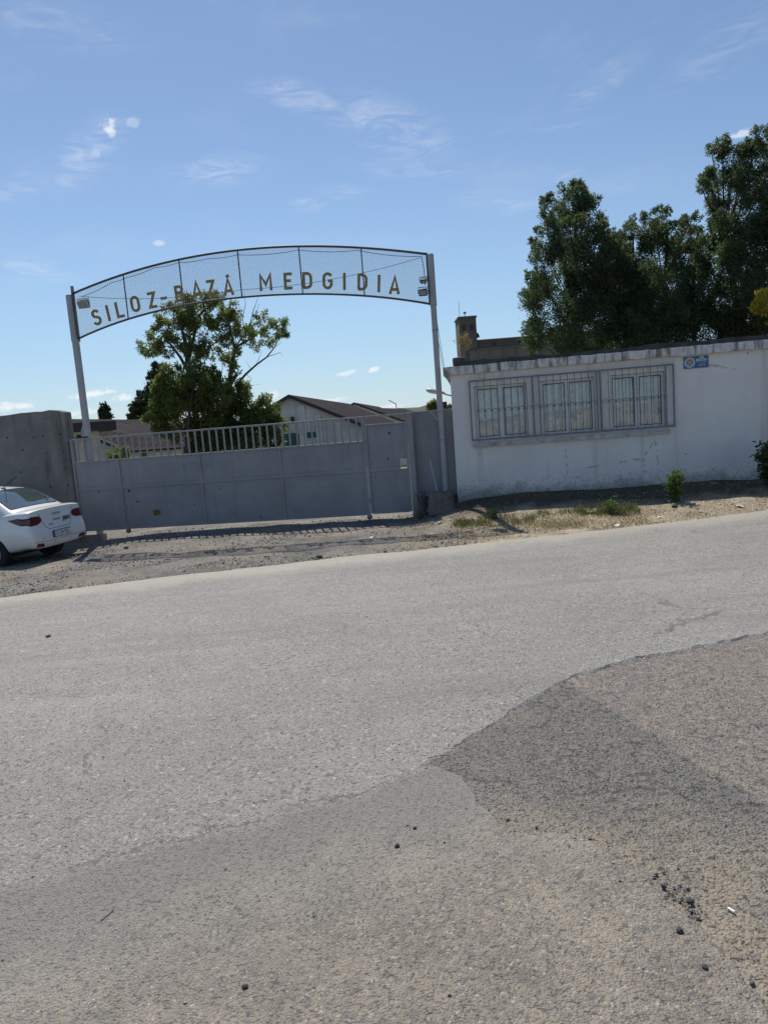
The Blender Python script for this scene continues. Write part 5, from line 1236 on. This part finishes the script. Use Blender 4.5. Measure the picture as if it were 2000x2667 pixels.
for i, (px, py, lab) in enumerate(((1720, 1350, 'pale scrap of paper on the tan verge below the leafy weed'), (1925, 1320, 'pale flat scrap on the verge near the right picture edge'), (1537, 1335, 'white crumpled scrap in the grass in front of the windows'), (1611, 1370, 'pale scrap by the road edge below the grass clump'), (970, 1402, 'white scrap on the gravel in front of the wicket door'))):
    c = G(px, py); m = MB(); s = .07
    m.v = [(-s, -s*.5, .0), (0, -s*.5, .022), (s, -s*.4, .004), (-s*.9, s*.5, .012), (.01, s*.55, .03), (s*.8, s*.5, .0)]; m.f = [(0, 1, 4, 3), (1, 2, 5, 4)]
    o = m.build('litter', M_paper); o.location = (c.x, c.y, float(zg(c.x, c.y))+.005); o.rotation_euler.z = random.uniform(0, 6); tag(o, lab, 'litter', 'litter scraps')

# ---- weeds, bushes, grass
M_weed = leaf_mat('weed_leaf', (.055, .10, .025), (.13, .19, .055), .4); M_weedd = leaf_mat('dark_weed_leaf', (.030, .055, .020), (.07, .105, .035), .35)
def weed(name, label, px, py, h, spread, nst, mat, ln, wd, per=26, cat='plant'):
    c = G(px, py); t = thing(name, label, cat, (c.x, c.y, float(zg(c.x, c.y))-.01)); m = MB(); bl = []
    for k in range(nst):
        a = random.uniform(0, 6.28); l = random.uniform(.3, 1)*spread; hh = h*random.uniform(.65, 1.05); e = (math.cos(a)*l, math.sin(a)*l*.7, hh); md = (e[0]*.35, e[1]*.35, hh*.55)
        m.tube([(random.gauss(0, .012), random.gauss(0, .012), 0), md, e], [.005, .004, .002], 4)
        for f in np.linspace(.25, 1, 7):
            q = [md[i]*min(1, f*2)*(1 if f < .5 else 1) if f < .5 else md[i]+(e[i]-md[i])*(f-.5)*2 for i in range(3)]; bl.append((tuple(q), .05+spread*.1, per))
    m.build('stem', plain('green_stem', (.09, .12, .04), .8), t); V, F = leaf_cloud(bl, .35, ln, wd, droop=.2, sub=.4, shell=.1); V[:, 2] = np.maximum(V[:, 2], .005)
    link('leaves', np_mesh('leaves', V, F, mat), t); return t
weed('leafy_weed', 'bright leafy weed standing alone on the verge in front of the white wall', 1757, 1305, .50, .17, 9, M_weed, .075, .036)
weed('wall_bush', 'dark leafy bush against the white wall at the right picture edge', 2003, 1262, .72, .32, 16, M_weedd, .10, .05, 30)
weed('small_weed', 'small weed sprouting at the foot of the white wall below the windows', 1427, 1278, .20, .09, 5, M_weedd, .05, .022, 16)
weed('small_weed', 'thin tall weed by the white wall left of the leafy weed', 1690, 1258, .34, .05, 3, M_weedd, .04, .016, 12)
weed('small_weed', 'low weed by the white wall left of the dark bush', 1935, 1245, .22, .08, 5, M_weedd, .05, .02, 12)
weed('small_weed', 'bushy weed growing among the grass below the leftmost window', 1292, 1352, .20, .10, 6, M_weed, .05, .018, 14)
weed('small_weed', 'spiky weed clump in the grass below the rightmost window', 1590, 1338, .24, .16, 8, M_weed, .07, .016, 14)
weed('small_weed', 'tuft of green weed at the foot of the concrete kerb stub', 1095, 1352, .12, .07, 5, M_weed, .05, .018, 12)
def blades(name, spots, mat):
    V = []; F = []
    for px, py, sx, sy, nn, h in spots:
        for k in range(nn):
            c = G(px+random.gauss(0, sx), py+random.gauss(0, sy)); z0 = float(zg(c.x, c.y))-.01; a = random.uniform(0, 6.28); l = h*random.uniform(.4, 1.2); b = random.uniform(.1, .8)*l; w = random.uniform(.003, .0055)
            dx, dy = math.cos(a), math.sin(a); n0 = len(V); sxv, syv = -dy*w, dx*w
            V += [(c.x-sxv, c.y-syv, z0), (c.x+sxv, c.y+syv, z0), (c.x+dx*b*.35+sxv*.8, c.y+dy*b*.35+syv*.8, z0+l*.6), (c.x+dx*b*.35-sxv*.8, c.y+dy*b*.35-syv*.8, z0+l*.6), (c.x+dx*b, c.y+dy*b, z0+l*.92), (c.x+dx*b*1.02, c.y+dy*b*1.02, z0+l*.92)]
            F += [(n0, n0+1, n0+2, n0+3), (n0+3, n0+2, n0+5, n0+4)]
    o = link(name, np_mesh(name, V, F, mat)); o['kind'] = 'stuff'; return tag(o, None)
gs = [(1180+random.random()*480, 0, 9, 3.5, random.randint(26, 70), random.uniform(.04, .11)) for k in range(80)]
gs = [(x, 1366-(x-1180)*.075+random.uniform(-12, 7), sx, sy, nn, h) for x, _, sx, sy, nn, h in gs] + [(1500+random.gauss(75, 40), 1333+random.gauss(0, 5), 8, 3, 22, random.uniform(.10, .22)) for k in range(14)] + [(1310, 1352, 10, 3, 30, .12), (1225, 1362, 14, 3, 40, .08)]
o = blades('grass', gs, leaf_mat('grass_blade', (.075, .10, .035), (.21, .20, .095), .35))
o['label'] = 'short ragged grass along the sunny edge of the verge'
o = blades('dry_grass', [(1400, 1365, 130, 10, 1500, .05), (1180, 1400, 60, 8, 260, .06), (1750, 1345, 130, 12, 1050, .04), (1560, 1360, 100, 10, 1050, .05), (120, 1425, 40, 6, 120, .06), (215, 1412, 12, 6, 120, .09), (1900, 1300, 80, 10, 200, .05), (1380, 1290, 100, 3, 200, .06), (1700, 1262, 120, 3, 260, .07)], leaf_mat('dry_grass_blade', (.25, .20, .10), (.40, .33, .18), .3))
o['label'] = 'dry straw and dead grass strewn over the verge'

# ------------------------------------------------------------------ the other side of the road (seen only mirrored in the window panes)
ho = thing('opposite_wall', 'long low cream garden wall across the road behind the camera', 'wall', (6, -19, -.05), RG)
MB().box(-16, 16, -.3, 0, 0, 1.5).build('wall', plain('opposite_cream', (.50, .45, .36), .9, var=.1, scale=.6), ho); MB().box(-16.1, 16.1, -.36, .06, 1.503, 1.6).build('coping', M_sillm, ho, .01)
for x in (-12, -6, 0, 6, 12): MB().box(x-.2, x+.2, .003, .09, 0, 1.5).build('pier', M_sillm, ho)
